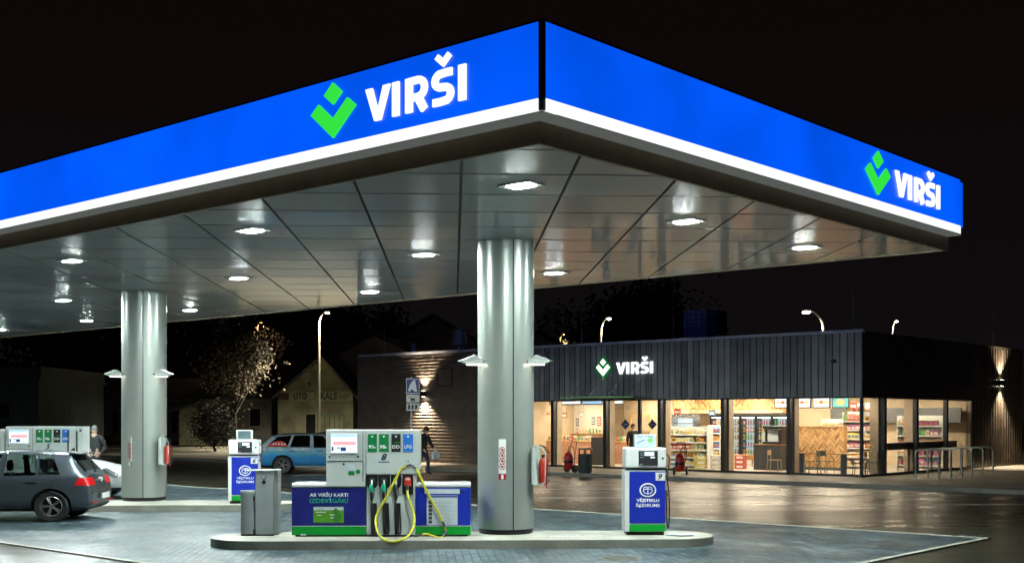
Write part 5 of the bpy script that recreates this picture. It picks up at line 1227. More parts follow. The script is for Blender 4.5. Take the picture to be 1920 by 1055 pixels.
# ------------------------------------------------------------------ people
mat('skin', (.50, .32, .24), .5, var=.05); mat('jacket_dark', (.03, .034, .038), .8, var=.2, vs=9, bump=.6, bs=14); mat('jeans_blue', (.015, .03, .09), .8, var=.25, vs=9, bump=.4, bs=20)
mat('hair_dark', (.03, .018, .012), .7); mat('beanie_grey', (.16, .20, .20), .9, bump=.5, bs=60); mat('shirt_black', (.01, .011, .013), .8); mat('shoe', (.02, .02, .02), .5)
def person(label, loc, rz, h, joints, top='jacket_dark', legs='jeans_blue', hat=None, hair='hair_dark', bulk=1.0, cut=.50):
    """joints: positions for height 1; one skinned surface grown from the pelvis"""
    J = dict(pel=(0, 0, .52), wai=(0, 0, .60), che=(0, 0, .73), nk0=(0, 0, .82), nk1=(0, -.005, .865), hd=(0, -.012, .915), ht=(0, -.005, .965))
    for s, c in ((1, 'l'), (-1, 'r')):
        J.update({'sh'+c: (s*.10, 0, .795), 'el'+c: (s*.135, .01, .635), 'wr'+c: (s*.14, -.03, .50), 'ha'+c: (s*.14, -.045, .465), 'hp'+c: (s*.052, 0, .50), 'kn'+c: (s*.055, -.01, .28), 'an'+c: (s*.055, .01, .045), 'to'+c: (s*.065, -.085, .018)})
    J.update(joints)
    Rr = dict(pel=.078, wai=.072, che=.085, nk0=.045, nk1=.030, hd=.052, ht=.035)
    for c in 'lr': Rr.update({'sh'+c: .043, 'el'+c: .030, 'wr'+c: .020, 'ha'+c: .022, 'hp'+c: .060, 'kn'+c: .040, 'an'+c: .026, 'to'+c: .022})
    names = list(J); idx = {n_: i for i, n_ in enumerate(names)}
    E_ = [('pel','wai'), ('wai','che'), ('che','nk0'), ('nk0','nk1'), ('nk1','hd'), ('hd','ht')]
    for c in 'lr': E_ += [('nk0','sh'+c), ('sh'+c,'el'+c), ('el'+c,'wr'+c), ('wr'+c,'ha'+c), ('pel','hp'+c), ('hp'+c,'kn'+c), ('kn'+c,'an'+c), ('an'+c,'to'+c)]
    V_ = [Vector(J[n_])*h for n_ in names]; rad = [Rr[n_]*h*(bulk if n_ in ('che', 'wai', 'pel', 'shl', 'shr', 'ell', 'elr') else 1) for n_ in names]; ed_ = [(idx[a], idx[b]) for a, b in E_]
    for c, s in (('l', 1), ('r', -1)):     # five fingers rooted in the palm
        ha = Vector(J['ha'+c])*h; d = (ha - Vector(J['wr'+c])*h).normalized(); sd = Vector((0, 1, 0)); sd = (sd - d*sd.dot(d)).normalized(); cu = d.cross(sd)*s
        for k in range(5):
            if k < 4: o_ = sd*(.012*(k-1.5)); b0 = ha+o_+d*.02; p1 = b0+d*[.035, .042, .04, .03][k]; p2 = p1+d*.02+cu*.02
            else: b0 = ha-sd*.02-d*.01; p1 = b0-sd*.022+d*.02; p2 = p1+d*.02+cu*.008
            n0 = len(V_); V_ += [b0, p1, p2]; rad += [.009, .0085, .007]; ed_ += [(idx['ha'+c], n0), (n0, n0+1), (n0+1, n0+2)]
    me = bpy.data.meshes.new('p'); me.from_pydata(V_, ed_, []); ob = bpy.data.objects.new('p', me); COL.objects.link(ob)
    sk = ob.modifiers.new('sk', 'SKIN'); sk.use_smooth_shade = True
    for i, v in enumerate(me.skin_vertices[0].data): v.radius = (rad[i], rad[i]*(.78 if i < 3 else 1)); v.use_root = (i == 0)
    sb = ob.modifiers.new('s', 'SUBSURF'); sb.levels = sb.render_levels = 2
    dg = bpy.context.evaluated_depsgraph_get(); ev = bpy.data.meshes.new_from_object(ob.evaluated_get(dg)); bpy.data.objects.remove(ob)
    for m in (top, legs, 'skin', 'shoe'): ev.materials.append(M(m))
    segs = [(Vector(J[a])*h, Vector(J[b])*h, a, b) for a, b in E_]
    for p in ev.polygons:
        c = p.center; best = None
        for a, b, na, nb in segs:
            ab = b-a; t_ = max(0, min(1, (c-a).dot(ab)/ab.length_squared)); dd = (c-(a+ab*t_)).length
            if best is None or dd < best[0]: best = (dd, na, nb, t_)
        _, na, nb, t_ = best
        if nb in ('hd', 'ht') or (nb == 'nk1' and t_ > .3): k = 2
        elif nb[:2] == 'ha': k = 2
        elif nb[:2] == 'to' or (nb[:2] == 'an' and t_ > .93): k = 3
        elif nb[:2] in ('kn', 'an') or c.z < cut*h and nb[:2] in ('hp',) : k = 1
        elif nb[:2] == 'wa' and c.z < (cut-.02)*h: k = 1
        else: k = 0
        p.material_index = k; p.use_smooth = True
    ev.name = 'person'; root = bpy.data.objects.new('person', ev); COL.objects.link(root); root.location = loc; root.rotation_euler.z = rz
    tag(root, label, 'person')
    hd = Vector(J['hd'])*h; ht = Vector(J['ht'])*h
    mb = MB(); Tm = Matrix.Translation((hd+ht)/2 + Vector((0, .012, .012))) @ Matrix.Diagonal((.092, .105, .10, 1))
    if hat: mb.lathe([(1.0, -.25), (1.04, -.1), (1.03, .3), (.8, .75), (.4, 1.0), (0, 1.08)], 20, Tm); mb.build('beanie', hat, root, smooth=60)
    else:
        mb.lathe([(.86, -.75), (1.0, -.35), (1.0, .2), (.78, .72), (.4, .98), (0, 1.05)], 20, Matrix.Translation(Vector((0, .018, .0))) @ Tm); mb.build('hair', hair, root, smooth=60)
    mb = MB(); q = hd + Vector((0, -.052*h, .004)); mb.add([tuple(q+Vector(v)) for v in ((-.014, .01, -.02), (.014, .01, -.02), (0, -.022, -.018), (0, .008, .03))], [(0,1,2), (0,2,3), (1,3,2)]); mb.build('nose', 'skin', root)
    for s in (-1, 1):
        mb = MB(); mb.lathe([(0, -.011), (.011, 0), (0, .011)], 8, Matrix.Translation(hd+Vector((s*.032, -.050*h, .022)))); mb.build('eye', 'black', root)
        mb = MB(); mb.lathe([(0, -.03), (.012, 0), (0, .03)], 8, Matrix.Translation(hd+Vector((s*.054*h, .01, .0)))); mb.build('ear', 'skin', root)
    mb = MB(); mb.box(-.022, .022, -.006, .006, -.004, .004, T=Matrix.Translation(hd+Vector((0, -.049*h, -.038)))); mb.build('mouth', 'red_paint', root)
    return root
person('man in a grey beanie and dark padded jacket standing behind the white car', atd(177, 38, 0), R(8), 1.97,
       dict(ell=(.16, .03, .66), wrl=(.11, -.05, .56), hal=(.08, -.075, .55), elr=(-.16, .03, .66), wrr=(-.11, -.05, .56), har=(-.08, -.075, .55)), hat='beanie_grey', legs='jacket_dark', bulk=1.35)
walker = person('man in dark coat and blue jeans walking with a shopping bag beside dispenser 8', atd(793, 44.2, .12), R(62), 1.80,
       dict(che=(0, -.03, .73), nk0=(0, -.05, .815), nk1=(0, -.07, .86), hd=(0, -.09, .90), ht=(0, -.095, .95), shl=(.10, -.045, .79), shr=(-.10, -.045, .79),
            knl=(.05, -.09, .29), anl=(.05, -.09, .06), tol=(.055, -.175, .03), knr=(-.05, .03, .28), anr=(-.05, .14, .07), tor=(-.055, .09, .02),
            ell=(.14, -.09, .64), wrl=(.12, -.18, .56), hal=(.12, -.215, .54), elr=(-.14, .0, .64), wrr=(-.13, -.10, .52), har=(-.13, -.13, .49)), bulk=1.25, cut=.46)
bag = MB(); bag.add([(-.12, -.05, -.34), (.12, -.05, -.34), (.12, .05, -.34), (-.12, .05, -.34), (-.15, -.07, -.15), (.15, -.07, -.15), (.15, .07, -.15), (-.15, .07, -.15), (-.03, -.015, 0), (.03, -.015, 0), (.03, .015, 0), (-.03, .015, 0)],
    [(0,3,2,1), (8,9,10,11)] + [(4*i+k, 4*i+(k+1) % 4, 4*i+4+(k+1) % 4, 4*i+4+k) for i in range(2) for k in range(4)])
bw = Matrix.Rotation(R(62), 3, 'Z') @ (Vector((.12, -.225, .50))*1.8)
o = bag.build('shopping_bag', 'pale_print', loc=walker.location + bw + Vector((0, 0, .02)), rotz=R(40), smooth=60); tag(o, 'pale plastic shopping bag hanging from the walking man’s hand'.replace('’', "'"), 'bag')
pxs = inx(1187, 1.0)
person('man in black standing inside the shop doorway', shp(pxs, 1.0, FL), CA+R(60), 1.82, dict(), top='shirt_black', legs='shirt_black', bulk=1.15)

# ------------------------------------------------------------------ things outside the shop
mat('bin_dark', (.045, .06, .06), .5, .3, var=.1)
t = thing('litter_bin', 'dark slatted round litter bin under the window left of the shop door', 'litter bin', atd(1097, 46.0, .12), CA)
mb = MB(); mb.lathe([(0, 0), (.23, 0), (.25, .04), (.25, .72), (.22, .72), (.22, .2), (0, .2)], 24); mb.build('drum', 'bin_dark', t, smooth=40)
mb = MB()
for k in range(22): a = 2*math.pi*k/22; mb.tube([(.256*math.cos(a), .256*math.sin(a), .05), (.256*math.cos(a), .256*math.sin(a), .70)], .010, 5)
mb.build('slats', 'bin_dark', t)
mb = MB(); mb.lathe([(0, .96), (.25, .95), (.28, .91), (.28, .88), (.0, .87)], 24); mb.build('lid', 'grey_dark', t, smooth=40)
for k in range(4): a = math.pi/4+k*math.pi/2; mb = MB(); mb.box(.22*math.cos(a)-.015, .22*math.cos(a)+.015, .22*math.sin(a)-.015, .22*math.sin(a)+.015, .721, .869); mb.build('lid_post', 'black_metal', t)
def wheeled_ext(loc, rz, label):
    t = thing('wheeled_extinguisher', label, 'wheeled extinguisher', loc, rz, 'red wheeled fire extinguishers before the shop')
    mb = MB(); mb.lathe([(0, .12), (.14, .13), (.175, .2), (.175, .62), (.13, .73), (.05, .78), (.04, .84), (0, .84)], 22); mb.build('cylinder', 'red_paint', t, smooth=40)
    mb = MB(); mb.lathe([(.176, .36), (.178, .37), (.178, .46), (.176, .47)], 22); mb.build('label_band', 'black_metal', t)
    for s in (-1, 1):
        mb = MB(); mb.cyl((s*.2, .12, .15), (s*.26, .12, .15), .15, n=20); wh = mb.build('wheel', 'rubber', t, bevel=.01); mb = MB(); mb.cyl((s*.262, .12, .15), (s*.268, .12, .15), .06, n=12); mb.build('hub', 'steel', wh)
        mb = MB(); mb.tube([(s*.13, .16, .12), (s*.15, .2, .7), (s*.15, .28, 1.18)], .014, 6); mb.build('frame_tube', 'grey_dark', t)
    mb = MB(); mb.cyl((-.15, .28, 1.18), (.15, .28, 1.18), .014, n=6); mb.cyl((-.2, .12, .15), (.2, .12, .15), .014, n=6); mb.build('crossbar', 'grey_dark', t)
    mb = MB(); mb.tube([(.0, -.02, .86), (.12, -.05, 1.0), (.22, .05, .95), (.2, .12, .55), (.12, -.1, .5), (-.05, -.2, .6)], .014, 6, smooth=6); mb.build('hose', 'rubber', t)
    mb = MB(); mb.cyl((0, 0, .84), (0, 0, .93), .03, n=8); mb.tube([(0, 0, .9), (.1, -.03, .93)], .012, 5); mb.build('valve', 'brass', t)
    return t
we = wheeled_ext(atd(1066, 46.4, .12), CA-R(10), 'red wheeled extinguisher left of the litter bin')
dup(we, atd(1275, 44.4, .12), CA+R(25), 'red wheeled extinguisher before the bread shelf window, right of pump 9')
# bicycle stands
def stand(p, q, label, first=None):
    a, b = p, q; d = (b-a); L_ = d.length; mb = MB()
    rr = .14; H_ = 1.0; pts = [(0, 0, 0), (0, 0, H_-rr)] + [(rr-rr*math.cos(w_), 0, H_-rr+rr*math.sin(w_)) for w_ in [math.pi/10*k for k in range(1, 6)]] + [(L_-rr+rr*math.sin(w_), 0, H_-rr+rr*math.cos(w_)) for w_ in [math.pi/10*k for k in range(0, 6)]] + [(L_, 0, 0)]
    mb.tube(pts, .030, 8); mb.cyl((0,0,0), (0,0,.012), .075, n=12); mb.cyl((L_,0,0), (L_,0,.012), .075, n=12)
    o = mb.build('bicycle_stand', 'stand_metal', loc=a, rotz=math.atan2(d.y, d.x), smooth=40); return tag(o, label, 'bicycle stand', 'bicycle stands right of the shop')
mat('stand_metal', (.38, .46, .46), .35, .6)
def gz(px, py): return at(px, py, .12)
base = [((1717, 897), (1760, 898)), ((1739.5, 894.5), (1782.5, 896.5)), ((1762, 892), (1804, 894.5)), ((1783, 890.5), (1822, 892)), ((1801, 889), (1843, 890.5)), ((1822, 888), (1862, 888.5))]
for i, (a, b) in enumerate(base):
    stand(gz(*a), gz(*b), ['leftmost and nearest', 'second from left', 'third from left', 'fourth from left', 'fifth from left', 'rightmost and farthest'][i] + ' of the hooped steel bicycle stands')
# parking sign
t = thing('parking_sign', 'blue parking sign over two small white plates on a thin grey pole', 'sign', atd(771, 42, .12), 0)
d = 42; sx = lambda px: (px-771)/F*d; sz = lambda py: zpx(py, d)-.12
mb = MB(); mb.cyl((0, .05, 0), (0, .05, sz(706)), .03, n=10); mb.build('pole', 'steel_pale', t)
mb = MB(); mb.box(sx(761.5), sx(786.5), 0, .015, sz(737.5), sz(709)); pl = mb.build('blue_plate', 'pump_violet', t, bevel=.004)
mb = MB(); mb.prism([(sx(765), sz(731)), (sx(769), sz(720)), (sx(774), sz(713)), (sx(778), sz(712)), (sx(780), sz(722)), (sx(782), sz(734)), (sx(777), sz(733)), (sx(772), sz(729)), (sx(768), sz(734))], -.006, -.001); mb.build('white_figure', 'white_print', pl)
mb = MB()
for a, b, c, e in ((761.5, 786.5, 709, 710.2), (761.5, 786.5, 736.3, 737.5), (761.5, 762.6, 710.3, 736.2), (785.4, 786.5, 710.3, 736.2)): mb.box(sx(a), sx(b), -.006, -.001, sz(e), sz(c))
mb.build('white_border', 'white_print', pl)
mb = MB(); mb.box(sx(762), sx(786.5), 0, .015, sz(753.5), sz(739.5)); p2 = mb.build('white_plate', 'plate', t, bevel=.004)
mb = MB(); mb.box(sx(770), sx(778), -.006, -.001, sz(749.5), sz(746)); mb.cyl((sx(771.5), -.006, sz(751)), (sx(771.5), -.001, sz(751)), .03, n=8); mb.cyl((sx(776.5), -.006, sz(751)), (sx(776.5), -.001, sz(751)), .03, n=8); mb.tube([(sx(768), -.004, sz(744)), (sx(770), -.004, sz(746))], .012, 5); mb.build('trolley_pictogram', 'black', p2)
mb = MB(); mb.box(sx(762), sx(786.5), 0, .015, sz(769.5), sz(755.5)); p3 = mb.build('white_plate', 'plate', t, bevel=.004)
for k in range(3): mb = MB(); mb.tube([(sx(766+k*6.5), -.004, sz(766.5)), (sx(767.5+k*6.5), -.004, sz(762)), (sx(766.5+k*6.5), -.004, sz(758.5))], .035, 6); mb.build('plate_mark', 'black', p3)

# roof equipment
mat('unit_grey', (.75, .78, .8), .5); mat('coil_blue', (.16, .22, .45), .4, .3); mat('vent_metal', (.7, .75, .9), .4, .1)
t = thing('rooftop_unit', 'tall blue-lit grilled air conditioning unit on the shop roof', 'rooftop unit', shp(inx(1303, 3.2), 3.2, TOP-.1), CA)
ru = zpx(581, t.location.y) - t.location.z; kz = ru/1.95
t.scale = (1, 1, kz)
mb = MB(); mb.box(-.55, .55, 0, .9, 0, 1.95); mb.build('casing', 'unit_grey', t, bevel=.01)
mb = MB(); mb.box(-.5, .5, -.02, -.002, .06, 1.85); mb.build('coil', 'coil_blue', t)
for k in range(5): mb = MB(); x = -.5+k*.25; mb.box(x-.015, x+.015, -.05, -.022, .06, 1.85); mb.build('grille_bar', 'unit_grey', t)
for k in range(9): mb = MB(); z = .1+k*.21; mb.box(-.5, .5, -.062, -.052, z-.01, z+.01); mb.build('grille_rail', 'unit_grey', t)
mb = MB(); mb.box(.553, 1.0, .1, .9, 0, 1.9); mb.build('dark_casing', 'grey_dark', t)
for zq in (1.35, .6): mb = MB(); mb.cyl((.78, .098, zq), (.78, .08, zq), .2, n=20); mb.build('fan_cover', 'black_metal', t)

for px, top_, bot, wpx, lb in ((775, 643, 664, 14, 'small blue-lit roof ventilator with a flared hood'), (864, 617, 660, 32, 'large blue-lit roof ventilator in a round cage')):
    x = tpx(px); p = shp(x, 2.0, TOP-.1); dd = p.y; hgt = zpx(top_, dd)-p.z; r_ = wpx/2/F*dd
    t = thing('roof_ventilator', lb, 'ventilator', atd(px, dd, TOP-.1), 0, 'round ventilators on the shop roof')
    mb = MB(); mb.lathe([(0, hgt), (r_*.72, hgt), (r_*.60, hgt*.93), (r_*.78, hgt*.42), (r_*.35, hgt*.38), (r_*.35, 0)], 24); mb.build('hood', 'vent_metal', t, smooth=35)
    if wpx > 20:
        mb = MB()
        for z in (.36, .98): mb.tube([(r_*math.cos(a), r_*math.sin(a), hgt*z) for a in [2*math.pi*k/20 for k in range(21)]], .02, 5)
        for k in range(10): a = 2*math.pi*k/10; mb.cyl((r_*math.cos(a), r_*math.sin(a), hgt*.36), (r_*math.cos(a), r_*math.sin(a), hgt*.98), .012, n=5)
        mb.build('cage', 'grey_metal', t)
for px, top_, y in ((721, 606, .6), (1091, 577, 1.5), (1263, 535, 2.5), (1600, 540, .4), (1862, 590, 14), (1883, 632, 14.5)):
    if y > 10: p = shp(-.5, y-1.0 if px < 1870 else y+.4, TOP-.1); p = Vector(((px-960)/F*p.y, p.y, p.z))
    else: x = tpx(px); p = shp(x, y, TOP-.1); p = Vector(((px-960)/F*p.y, p.y, p.z))
    mb = MB(); h_ = zpx(top_, p.y)-p.z; mb.cyl((0,0,0), (0,0,h_*.5), .022, n=6); mb.cyl((0,0,h_*.5), (0,0,h_), .012, n=6)
    o = mb.build('lightning_rod', 'coping', loc=p); tag(o, {721: 'thin rod at the left end of the shop roof', 1091: 'thin rod on the shop roof above the lit shop sign', 1263: 'tall thin rod just left of the rooftop unit', 1600: 'thin rod near the glazed corner of the roof', 1862: 'thin rod above the right wall lamp', 1883: 'short thin rod at the far right of the roof'}[px], 'lightning rod', 'thin rods on the shop roof')

# ------------------------------------------------------------------ street lamps
def lamp(px, py_top, hx, py_head, d, label, sodium=False, gz_=0.0, pw=900, lens='street_lens'):
    x = (px-960)/F*d; zt = zpx(py_top, d); dx = (hx-px)/F*d; zh = zpx(py_head, d)
    t = thing('street_lamp', label, 'street lamp', (x, d, gz_), 0, 'street lamps'); H_ = zh-gz_
    mb = MB(); s = 1 if dx > 0 else -1
    mb.tube([(0, 0, 0), (0, 0, H_*.6), (0, 0, H_-1.0), (dx*.12, 0, H_-.45), (dx*.45, 0, H_-.12), (dx*.85, 0, H_)], lambda q: .10-.055*q, 8, smooth=5); mb.build('pole', 'lamp_pole', t)
    mb = MB(); mb.box(dx*.8 if s > 0 else dx*1.3, dx*1.3 if s > 0 else dx*.8, -.14, .14, H_-.02, H_+.08); mb.build('lamp_head', 'grey_metal', t, bevel=.03)
    mb = MB(); a, b = sorted((dx*.86, dx*1.28)); mb.box(a, b, -.16, .16, H_-.10, H_-.022); mb.build('lens', lens, t, bevel=.03)
    if pw:
        l = bpy.data.lights.new('lamp_glow', 'SPOT'); l.energy = pw; l.spot_size = R(150); l.spot_blend = .6; l.color = (1, .62, .28) if sodium else (1, .90, .68); l.shadow_soft_size = .15
        o = bpy.data.objects.new('lamp_glow', l); COL.objects.link(o); o.parent = t; o.location = (dx, 0, H_-.15)
    return t
mat('lamp_pole', (.22, .21, .17), .45, .3)
lamp(598, 590, 613, 585, 83, 'tall street lamp in front of the gabled house', pw=26000)
lamp(1126, 600, 1141, 596, 66, 'street lamp rising behind the shop sign', pw=3000)
lamp(1544, 590, 1514, 583, 60, 'street lamp behind the roof with its arm to the left, near the glazed corner', pw=3000)
lamp(1672, 605, 1680, 601, 76, 'small far street lamp behind the right part of the shop', pw=3000)
lamp(482, 608, 489, 604, 130, 'distant orange street lamp behind the top of the tree', True, pw=2600, lens='sodium_lens')
lamp(1050, 632, 1057, 626, 150, 'distant orange lamp just right of the big column', True, pw=2000, lens='sodium_lens')

# ------------------------------------------------------------------ old houses behind the road
mat('old_plaster', (.33, .32, .20), .85, c2=(.18, .175, .11), vs=.9, bump=.4, bs=6, detail=8)
mat('old_plaster_grey', (.36, .34, .29), .85, c2=(.17, .16, .13), vs=.8, bump=.4, bs=6, detail=8)
mat('old_roof', (.13, .13, .14), .8, var=.25, vs=3, bump=.6, bs=12)
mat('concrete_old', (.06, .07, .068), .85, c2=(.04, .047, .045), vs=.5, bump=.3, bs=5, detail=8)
mat('dark_wall', (.38, .38, .34), .85, c2=(.25, .25, .22), vs=.6, detail=8)
mat('old_sign', (.45, .44, .28), .7, c2=(.33, .32, .2), vs=1.5, detail=7); mat('sign_ink', (.03, .07, .045), .7); mat('maroon', (.10, .02, .02), .6); mat('window_dark', (.01, .012, .012), .15)
def hx(px, d): return (px-960)/F*d
D = 100.0; gb = -.05
t = thing('gabled_house', 'shabby yellow gabled house with worn shop lettering behind the street lamp', 'house')
x0, x1, xa = hx(521, D), hx(662, D), hx(603, D); ze, za = zpx(741, D), zpx(671, D)
mb = MB(); mb.prism([(x0, gb), (x1, gb), (x1, ze), (xa, za), (x0, ze)], D, D+12, 'y'); mb.build('wall', 'old_plaster', t)
mb = MB()
for a, b, s in ((x0, xa, -1), (xa, x1, 1)):
    if s < 0: pl = [(a-.5, ze-.38), (xa, za+.02), (xa, za+.25), (a-.5, ze-.15)]
    else: pl = [(xa, za+.02), (b+.4, ze-.35), (b+.4, ze-.12), (xa, za+.25)]
    mb.prism(pl, D-.25, D+12.2, 'y')
mb.build('roof', 'old_roof', t)
mb = MB(); mb.box(hx(524, D), hx(661, D), D-.10, D-.01, zpx(751.5, D), zpx(733, D)); sb = mb.build('sign_board', 'old_sign', t)
text('UTO', 'sign_lettering', 'sign_ink', sb, hx(551, D), D-.11, zpx(748, D), wid=hx(576, D)-hx(551, D), hgt=.55, depth=.02, bold=.03)
text('KALS', 'sign_lettering', 'sign_ink', sb, hx(601, D), D-.11, zpx(748, D), wid=hx(632, D)-hx(601, D), hgt=.58, depth=.02, bold=.03)
mb = MB()
for a, b, c, e in ((572, 593, 732.5, 733.6), (572, 593, 748, 749), (572, 573, 733.7, 747.9), (592, 593, 733.7, 747.9)): mb.box(hx(a, D), hx(b, D), D-.16, D-.11, zpx(e, D), zpx(c, D))
mb.build('blank_panel_frame', 'sign_ink', sb)
mb = MB(); mb.box(hx(523, D), hx(542, D), D-.2, D-.11, zpx(749.5, D), zpx(737, D)); mb.build('maroon_plate', 'maroon', sb)
for q in range(3): mb = MB(); mb.box(hx(637, D), hx(656-q*3, D), D-.13, D-.105, zpx(741+q*3.2, D), zpx(739.8+q*3.2, D)); mb.build('small_print', 'sign_ink', sb)
mb = MB(); mb.box(hx(574, D), hx(592, D), D-.06, D-.01, zpx(822, D), zpx(776, D)); df = mb.build('door', 'window_dark', t)
mb = MB()
for a, b, c, e in ((572.5, 574, 774.5, 822), (592, 593.5, 774.5, 822), (574.1, 591.9, 774.5, 776)): mb.box(hx(a, D), hx(b, D), D-.12, D-.01, zpx(e, D), zpx(c, D))
mb.build('door_frame', 'old_sign', df)
mb = MB(); mb.cyl((hx(581, D), D-.2, zpx(640+79, D)), (hx(581, D), D-.01, zpx(719, D)), .12, n=10); mb.build('wall_fitting', 'sign_ink', t)
# fence by the door
t = thing('railing', 'thin dark railing beside the door of the gabled house', 'fence')
mb = MB(); xs = [598, 645, 652]; z_ = zpx(777, 97)
for k in range(6): mb.cyl((hx(600+k*9, 97), 97, gb), (hx(600+k*9, 97), 97, z_), .04, n=6)
mb.box(hx(600, 97), hx(645, 97), 96.97, 97.03, z_, z_+.06); mb.box(hx(600, 97), hx(645, 97), 96.97, 97.03, z_-1.2, z_-1.14); mb.build('rails', 'sign_ink', t)
# wing to the left with a long dark roof
t = thing('old_house', 'long low plastered house with a dark roof left of the gabled house', 'house')
D2 = 103.0; xl, xr = hx(418, D2), hx(520, D2); ze2 = zpx(744, D2); zr = zpx(668, D2)
mb = MB(); mb.box(xl, xr, D2, D2+9, gb, ze2); mb.build('wall', 'old_plaster_grey', t)
mb = MB(); mb.prism([(D2-.6, ze2-.15), (D2+4.5, zr), (D2+9.6, ze2-.15), (D2+4.5, zr-.25)], xl-.5, xr+4.2, 'x'); mb.build('roof', 'old_roof', t)
mb = MB(); mb.box(hx(469, D2), hx(488, D2), D2-.05, D2-.003, zpx(798, D2), zpx(766, D2)); wd = mb.build('window', 'window_dark', t)
mb = MB()
for a, b, c, e in ((467, 468.9, 763, 801), (488.1, 490, 763, 801), (469, 488, 763, 765.9), (469, 488, 798.1, 801)): mb.box(hx(a, D2), hx(b, D2), D2-.1, D2-.003, zpx(e, D2), zpx(c, D2))
mb.build('window_frame', 'old_sign', wd)
mb = MB(); mb.cyl((hx(517, D2), D2-.2, gb), (hx(517, D2), D2-.2, ze2), .09, n=8); mb.cyl((hx(514, D2), D2-.3, gb), (hx(514, D2), D2-.3, ze2-.3), .13, n=8); mb.build('downpipe', 'sign_ink', t)
# yellow shed behind the bush
t = thing('yellow_shed', 'low yellow plastered shed behind the round bush', 'shed'); D3 = 98
mb = MB(); mb.prism([(hx(336, D3), gb), (hx(408, D3), gb), (hx(408, D3), zpx(747, D3)), (hx(336, D3), zpx(768, D3))], D3, D3+3.5, 'y'); mb.build('wall', 'old_plaster', t)
mb = MB(); mb.prism([(hx(318, D3), zpx(773, D3)), (hx(412, D3), zpx(746, D3)), (hx(412, D3), zpx(743, D3)), (hx(318, D3), zpx(770, D3))], D3-.4, D3+4, 'y'); mb.build('roof', 'old_roof', t)
# long dark buildings at left
t = thing('long_house', 'long dark building behind the left column with faint wall letters', 'building'); D4 = 112
mb = MB(); mb.box(hx(75, D4), hx(424, D4), D4, D4+12, gb, zpx(742, D4)); mb.build('wall', 'old_plaster_grey', t)
mb = MB(); mb.prism([(D4-1, zpx(743, D4)), (D4+6, zpx(705, D4)), (D4+13, zpx(743, D4)), (D4+13, zpx(744, D4)), (D4-1, zpx(746, D4))], hx(68, D4), hx(424, D4), 'x'); mb.build('roof', 'old_roof', t)
for px in (212, 322): mb = MB(); mb.box(hx(px, D4), hx(px+9, D4), D4-.06, D4-.003, zpx(812, D4), zpx(772, D4)); mb.build('door', 'window_dark', t)
t = thing('rear_hall', 'dim flat-roofed hall behind the long dark house with painted letters', 'building'); D5 = 128
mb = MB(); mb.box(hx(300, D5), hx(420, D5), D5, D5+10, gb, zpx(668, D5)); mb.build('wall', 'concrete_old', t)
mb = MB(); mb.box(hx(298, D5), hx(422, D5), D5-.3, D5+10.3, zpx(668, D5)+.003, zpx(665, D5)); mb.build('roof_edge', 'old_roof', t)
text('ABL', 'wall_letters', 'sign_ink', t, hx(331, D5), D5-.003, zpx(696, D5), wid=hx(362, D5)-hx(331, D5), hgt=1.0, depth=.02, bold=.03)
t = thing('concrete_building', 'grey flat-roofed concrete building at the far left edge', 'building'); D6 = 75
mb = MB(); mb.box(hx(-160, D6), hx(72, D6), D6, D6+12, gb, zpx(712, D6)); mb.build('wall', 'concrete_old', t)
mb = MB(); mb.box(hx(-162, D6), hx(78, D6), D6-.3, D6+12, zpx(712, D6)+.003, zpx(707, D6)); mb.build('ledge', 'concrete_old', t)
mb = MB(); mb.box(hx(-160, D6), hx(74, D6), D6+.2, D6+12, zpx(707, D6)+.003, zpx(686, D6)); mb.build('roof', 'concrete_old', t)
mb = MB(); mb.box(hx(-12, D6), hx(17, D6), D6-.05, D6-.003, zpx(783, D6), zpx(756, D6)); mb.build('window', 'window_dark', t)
# houses behind the shop roof
for px0_, px1_, pa, pe, py, dd, lb in ((620, 790, 700, 665, 622, 118, 'dark house with a low gable behind the left end of the shop'), (720, 900, 812, 640, 590, 135, 'larger dark gabled house behind the roof ventilators'), (985, 1060, 1010, 650, 618, 140, 'dark roof just right of the big column')):
    t = thing('dark_house', lb, 'house'); a, b, c = hx(px0_, dd), hx(px1_, dd), hx(pa, dd); e, z = zpx(pe, dd), zpx(py, dd)
    mb = MB(); mb.prism([(a+.6, gb), (b-.6, gb), (b-.6, e), (c, z-.3), (a+.6, e)], dd, dd+10, 'y'); mb.build('wall', 'dark_wall', t)
    mb = MB(); mb.prism([(a, e-.1), (c, z-.1), (b, e-.1), (b, e+.15), (c, z+.15), (a, e+.15)], dd-.4, dd+10.4, 'y'); mb.build('roof', 'old_roof', t)

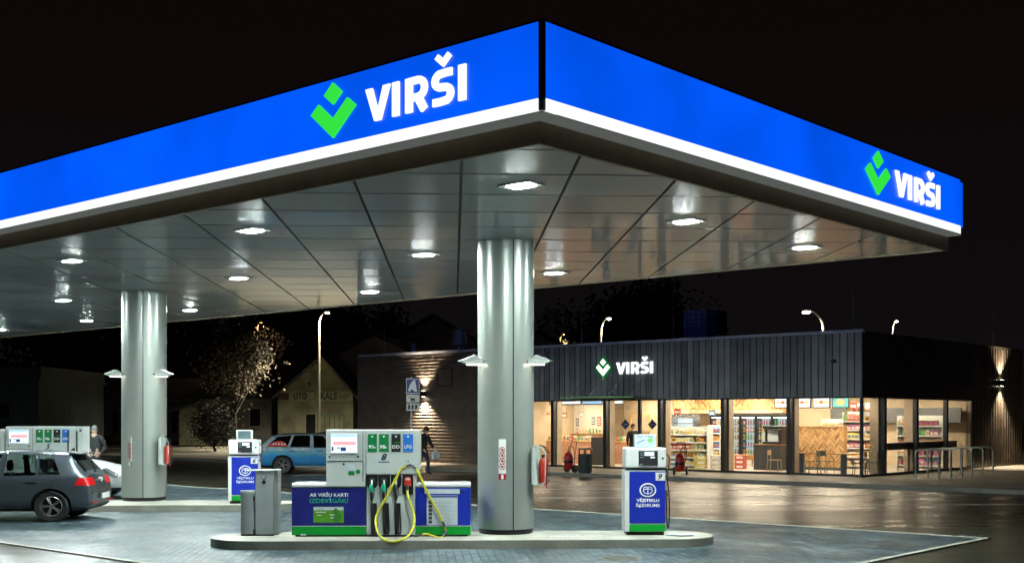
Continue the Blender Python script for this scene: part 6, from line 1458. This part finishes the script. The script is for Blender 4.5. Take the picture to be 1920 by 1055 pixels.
# ------------------------------------------------------------------ trees
mat('leaf_yellow', (.085, .060, .022), .8, c2=(.035, .026, .012), vs=2, var=.2); mat('leaf_green', (.028, .028, .010), .8, c2=(.01, .011, .006), vs=3)
mat('leaf_dark', (.018, .020, .012), .8, c2=(.01, .012, .008), vs=1.5); mat('bark', (.035, .028, .02), .9, bump=.5, bs=20)
def tree(name, label, px, d, zc, rx, rz, nl, leaf, ls, trunk_h, clumps=34, group=None, z0=0.0, bare=0.25, cat='tree'):
    rnd = random.Random(px); t = thing(name, label, cat, (hx(px, d), d, z0), 0, group)
    cl = []
    for _ in range(clumps):
        while True:
            v = Vector((rnd.uniform(-1, 1), rnd.uniform(-1, 1), rnd.uniform(-1, 1)))
            if .25 < v.length < 1: break
        cl.append((Vector((v.x*rx, v.y*rx, zc-z0+v.z*rz)), rnd.uniform(.16, .34)*rx))
    mb = MB(); top = Vector((0, 0, zc-z0+rz*.5))
    mb.tube([(0, 0, -.1), (.05, 0, trunk_h*.5), (-.05, .05, trunk_h), tuple(top)], lambda q: (.16-.13*q)*max(.5, rx/2), 8, smooth=4)
    for c, r_ in cl:
        s = Vector((0, 0, trunk_h*rnd.uniform(.7, 1.2))); m = (s+c)/2+Vector((0, 0, -.1)); mb.tube([s, m, c], lambda q: .045*(1-q)*max(.5, rx/2)+.012, 5, smooth=2)
    mb.build('trunk', 'bark', t)
    mb = MB(); V_ = []; F_ = []
    for _ in range(nl):
        c, r_ = rnd.choice(cl) if rnd.random() > bare else (Vector((rnd.gauss(0, .45)*rx, rnd.gauss(0, .45)*rx, zc-z0+rnd.gauss(0, .45)*rz)), .2)
        p = c + Vector((rnd.gauss(0, .55), rnd.gauss(0, .55), rnd.gauss(0, .55)))*r_
        a = Vector((rnd.gauss(0, 1), rnd.gauss(0, 1), rnd.gauss(0, 1))).normalized(); b = a.orthogonal().normalized()*.55; s = ls*rnd.uniform(.6, 1.3)
        n0 = len(V_); V_ += [p-a*s, p+b*s, p+a*s, p-b*s]; F_.append((n0, n0+1, n0+2, n0+3))
    mb.add(V_, F_); mb.build('crown', leaf, t); return t
tree('autumn_tree', 'half-bare tree with lamp-lit yellow leaves in front of the old houses', 440, 80, zpx(672, 80), 2.3, 2.1, 9500, 'leaf_yellow', .115, 3.0)
tree('round_bush', 'round dark green bush in front of the yellow shed', 402, 76, zpx(797, 76), 1.55, 1.35, 6500, 'leaf_green', .08, .5, cat='bush')
tree('autumn_tree', 'bare tree lit orange by the distant street lamp', 497, 128, zpx(628, 128), 3.0, 2.8, 700, 'leaf_dark', .12, 5, clumps=30)
tree('dark_tree', 'dark treetop behind the orange lamp right of the big column', 1085, 160, zpx(640, 160), 6, 4.5, 2500, 'leaf_dark', .25, 4)
for i, (px, d, py, rx, rz, lb) in enumerate(((560, 150, 640, 8, 5, 'dark treetop between the street lamp and the autumn tree'), (340, 150, 650, 8, 5, 'dark treetop right of the left column'), (120, 160, 650, 10, 6, 'dark treetop above the concrete building'),
    (1180, 150, 640, 8, 6, 'dark treetop behind the shop sign'), (1225, 175, 620, 7, 7, 'tall dark treetop left of the rooftop unit'), (650, 165, 640, 8, 5, 'dark treetop left of the low gable'))):
    tree('dark_tree', lb, px, d, zpx(py, d), rx, rz, 5200, 'leaf_dark', .42, 3, group='dark trees beyond the houses')
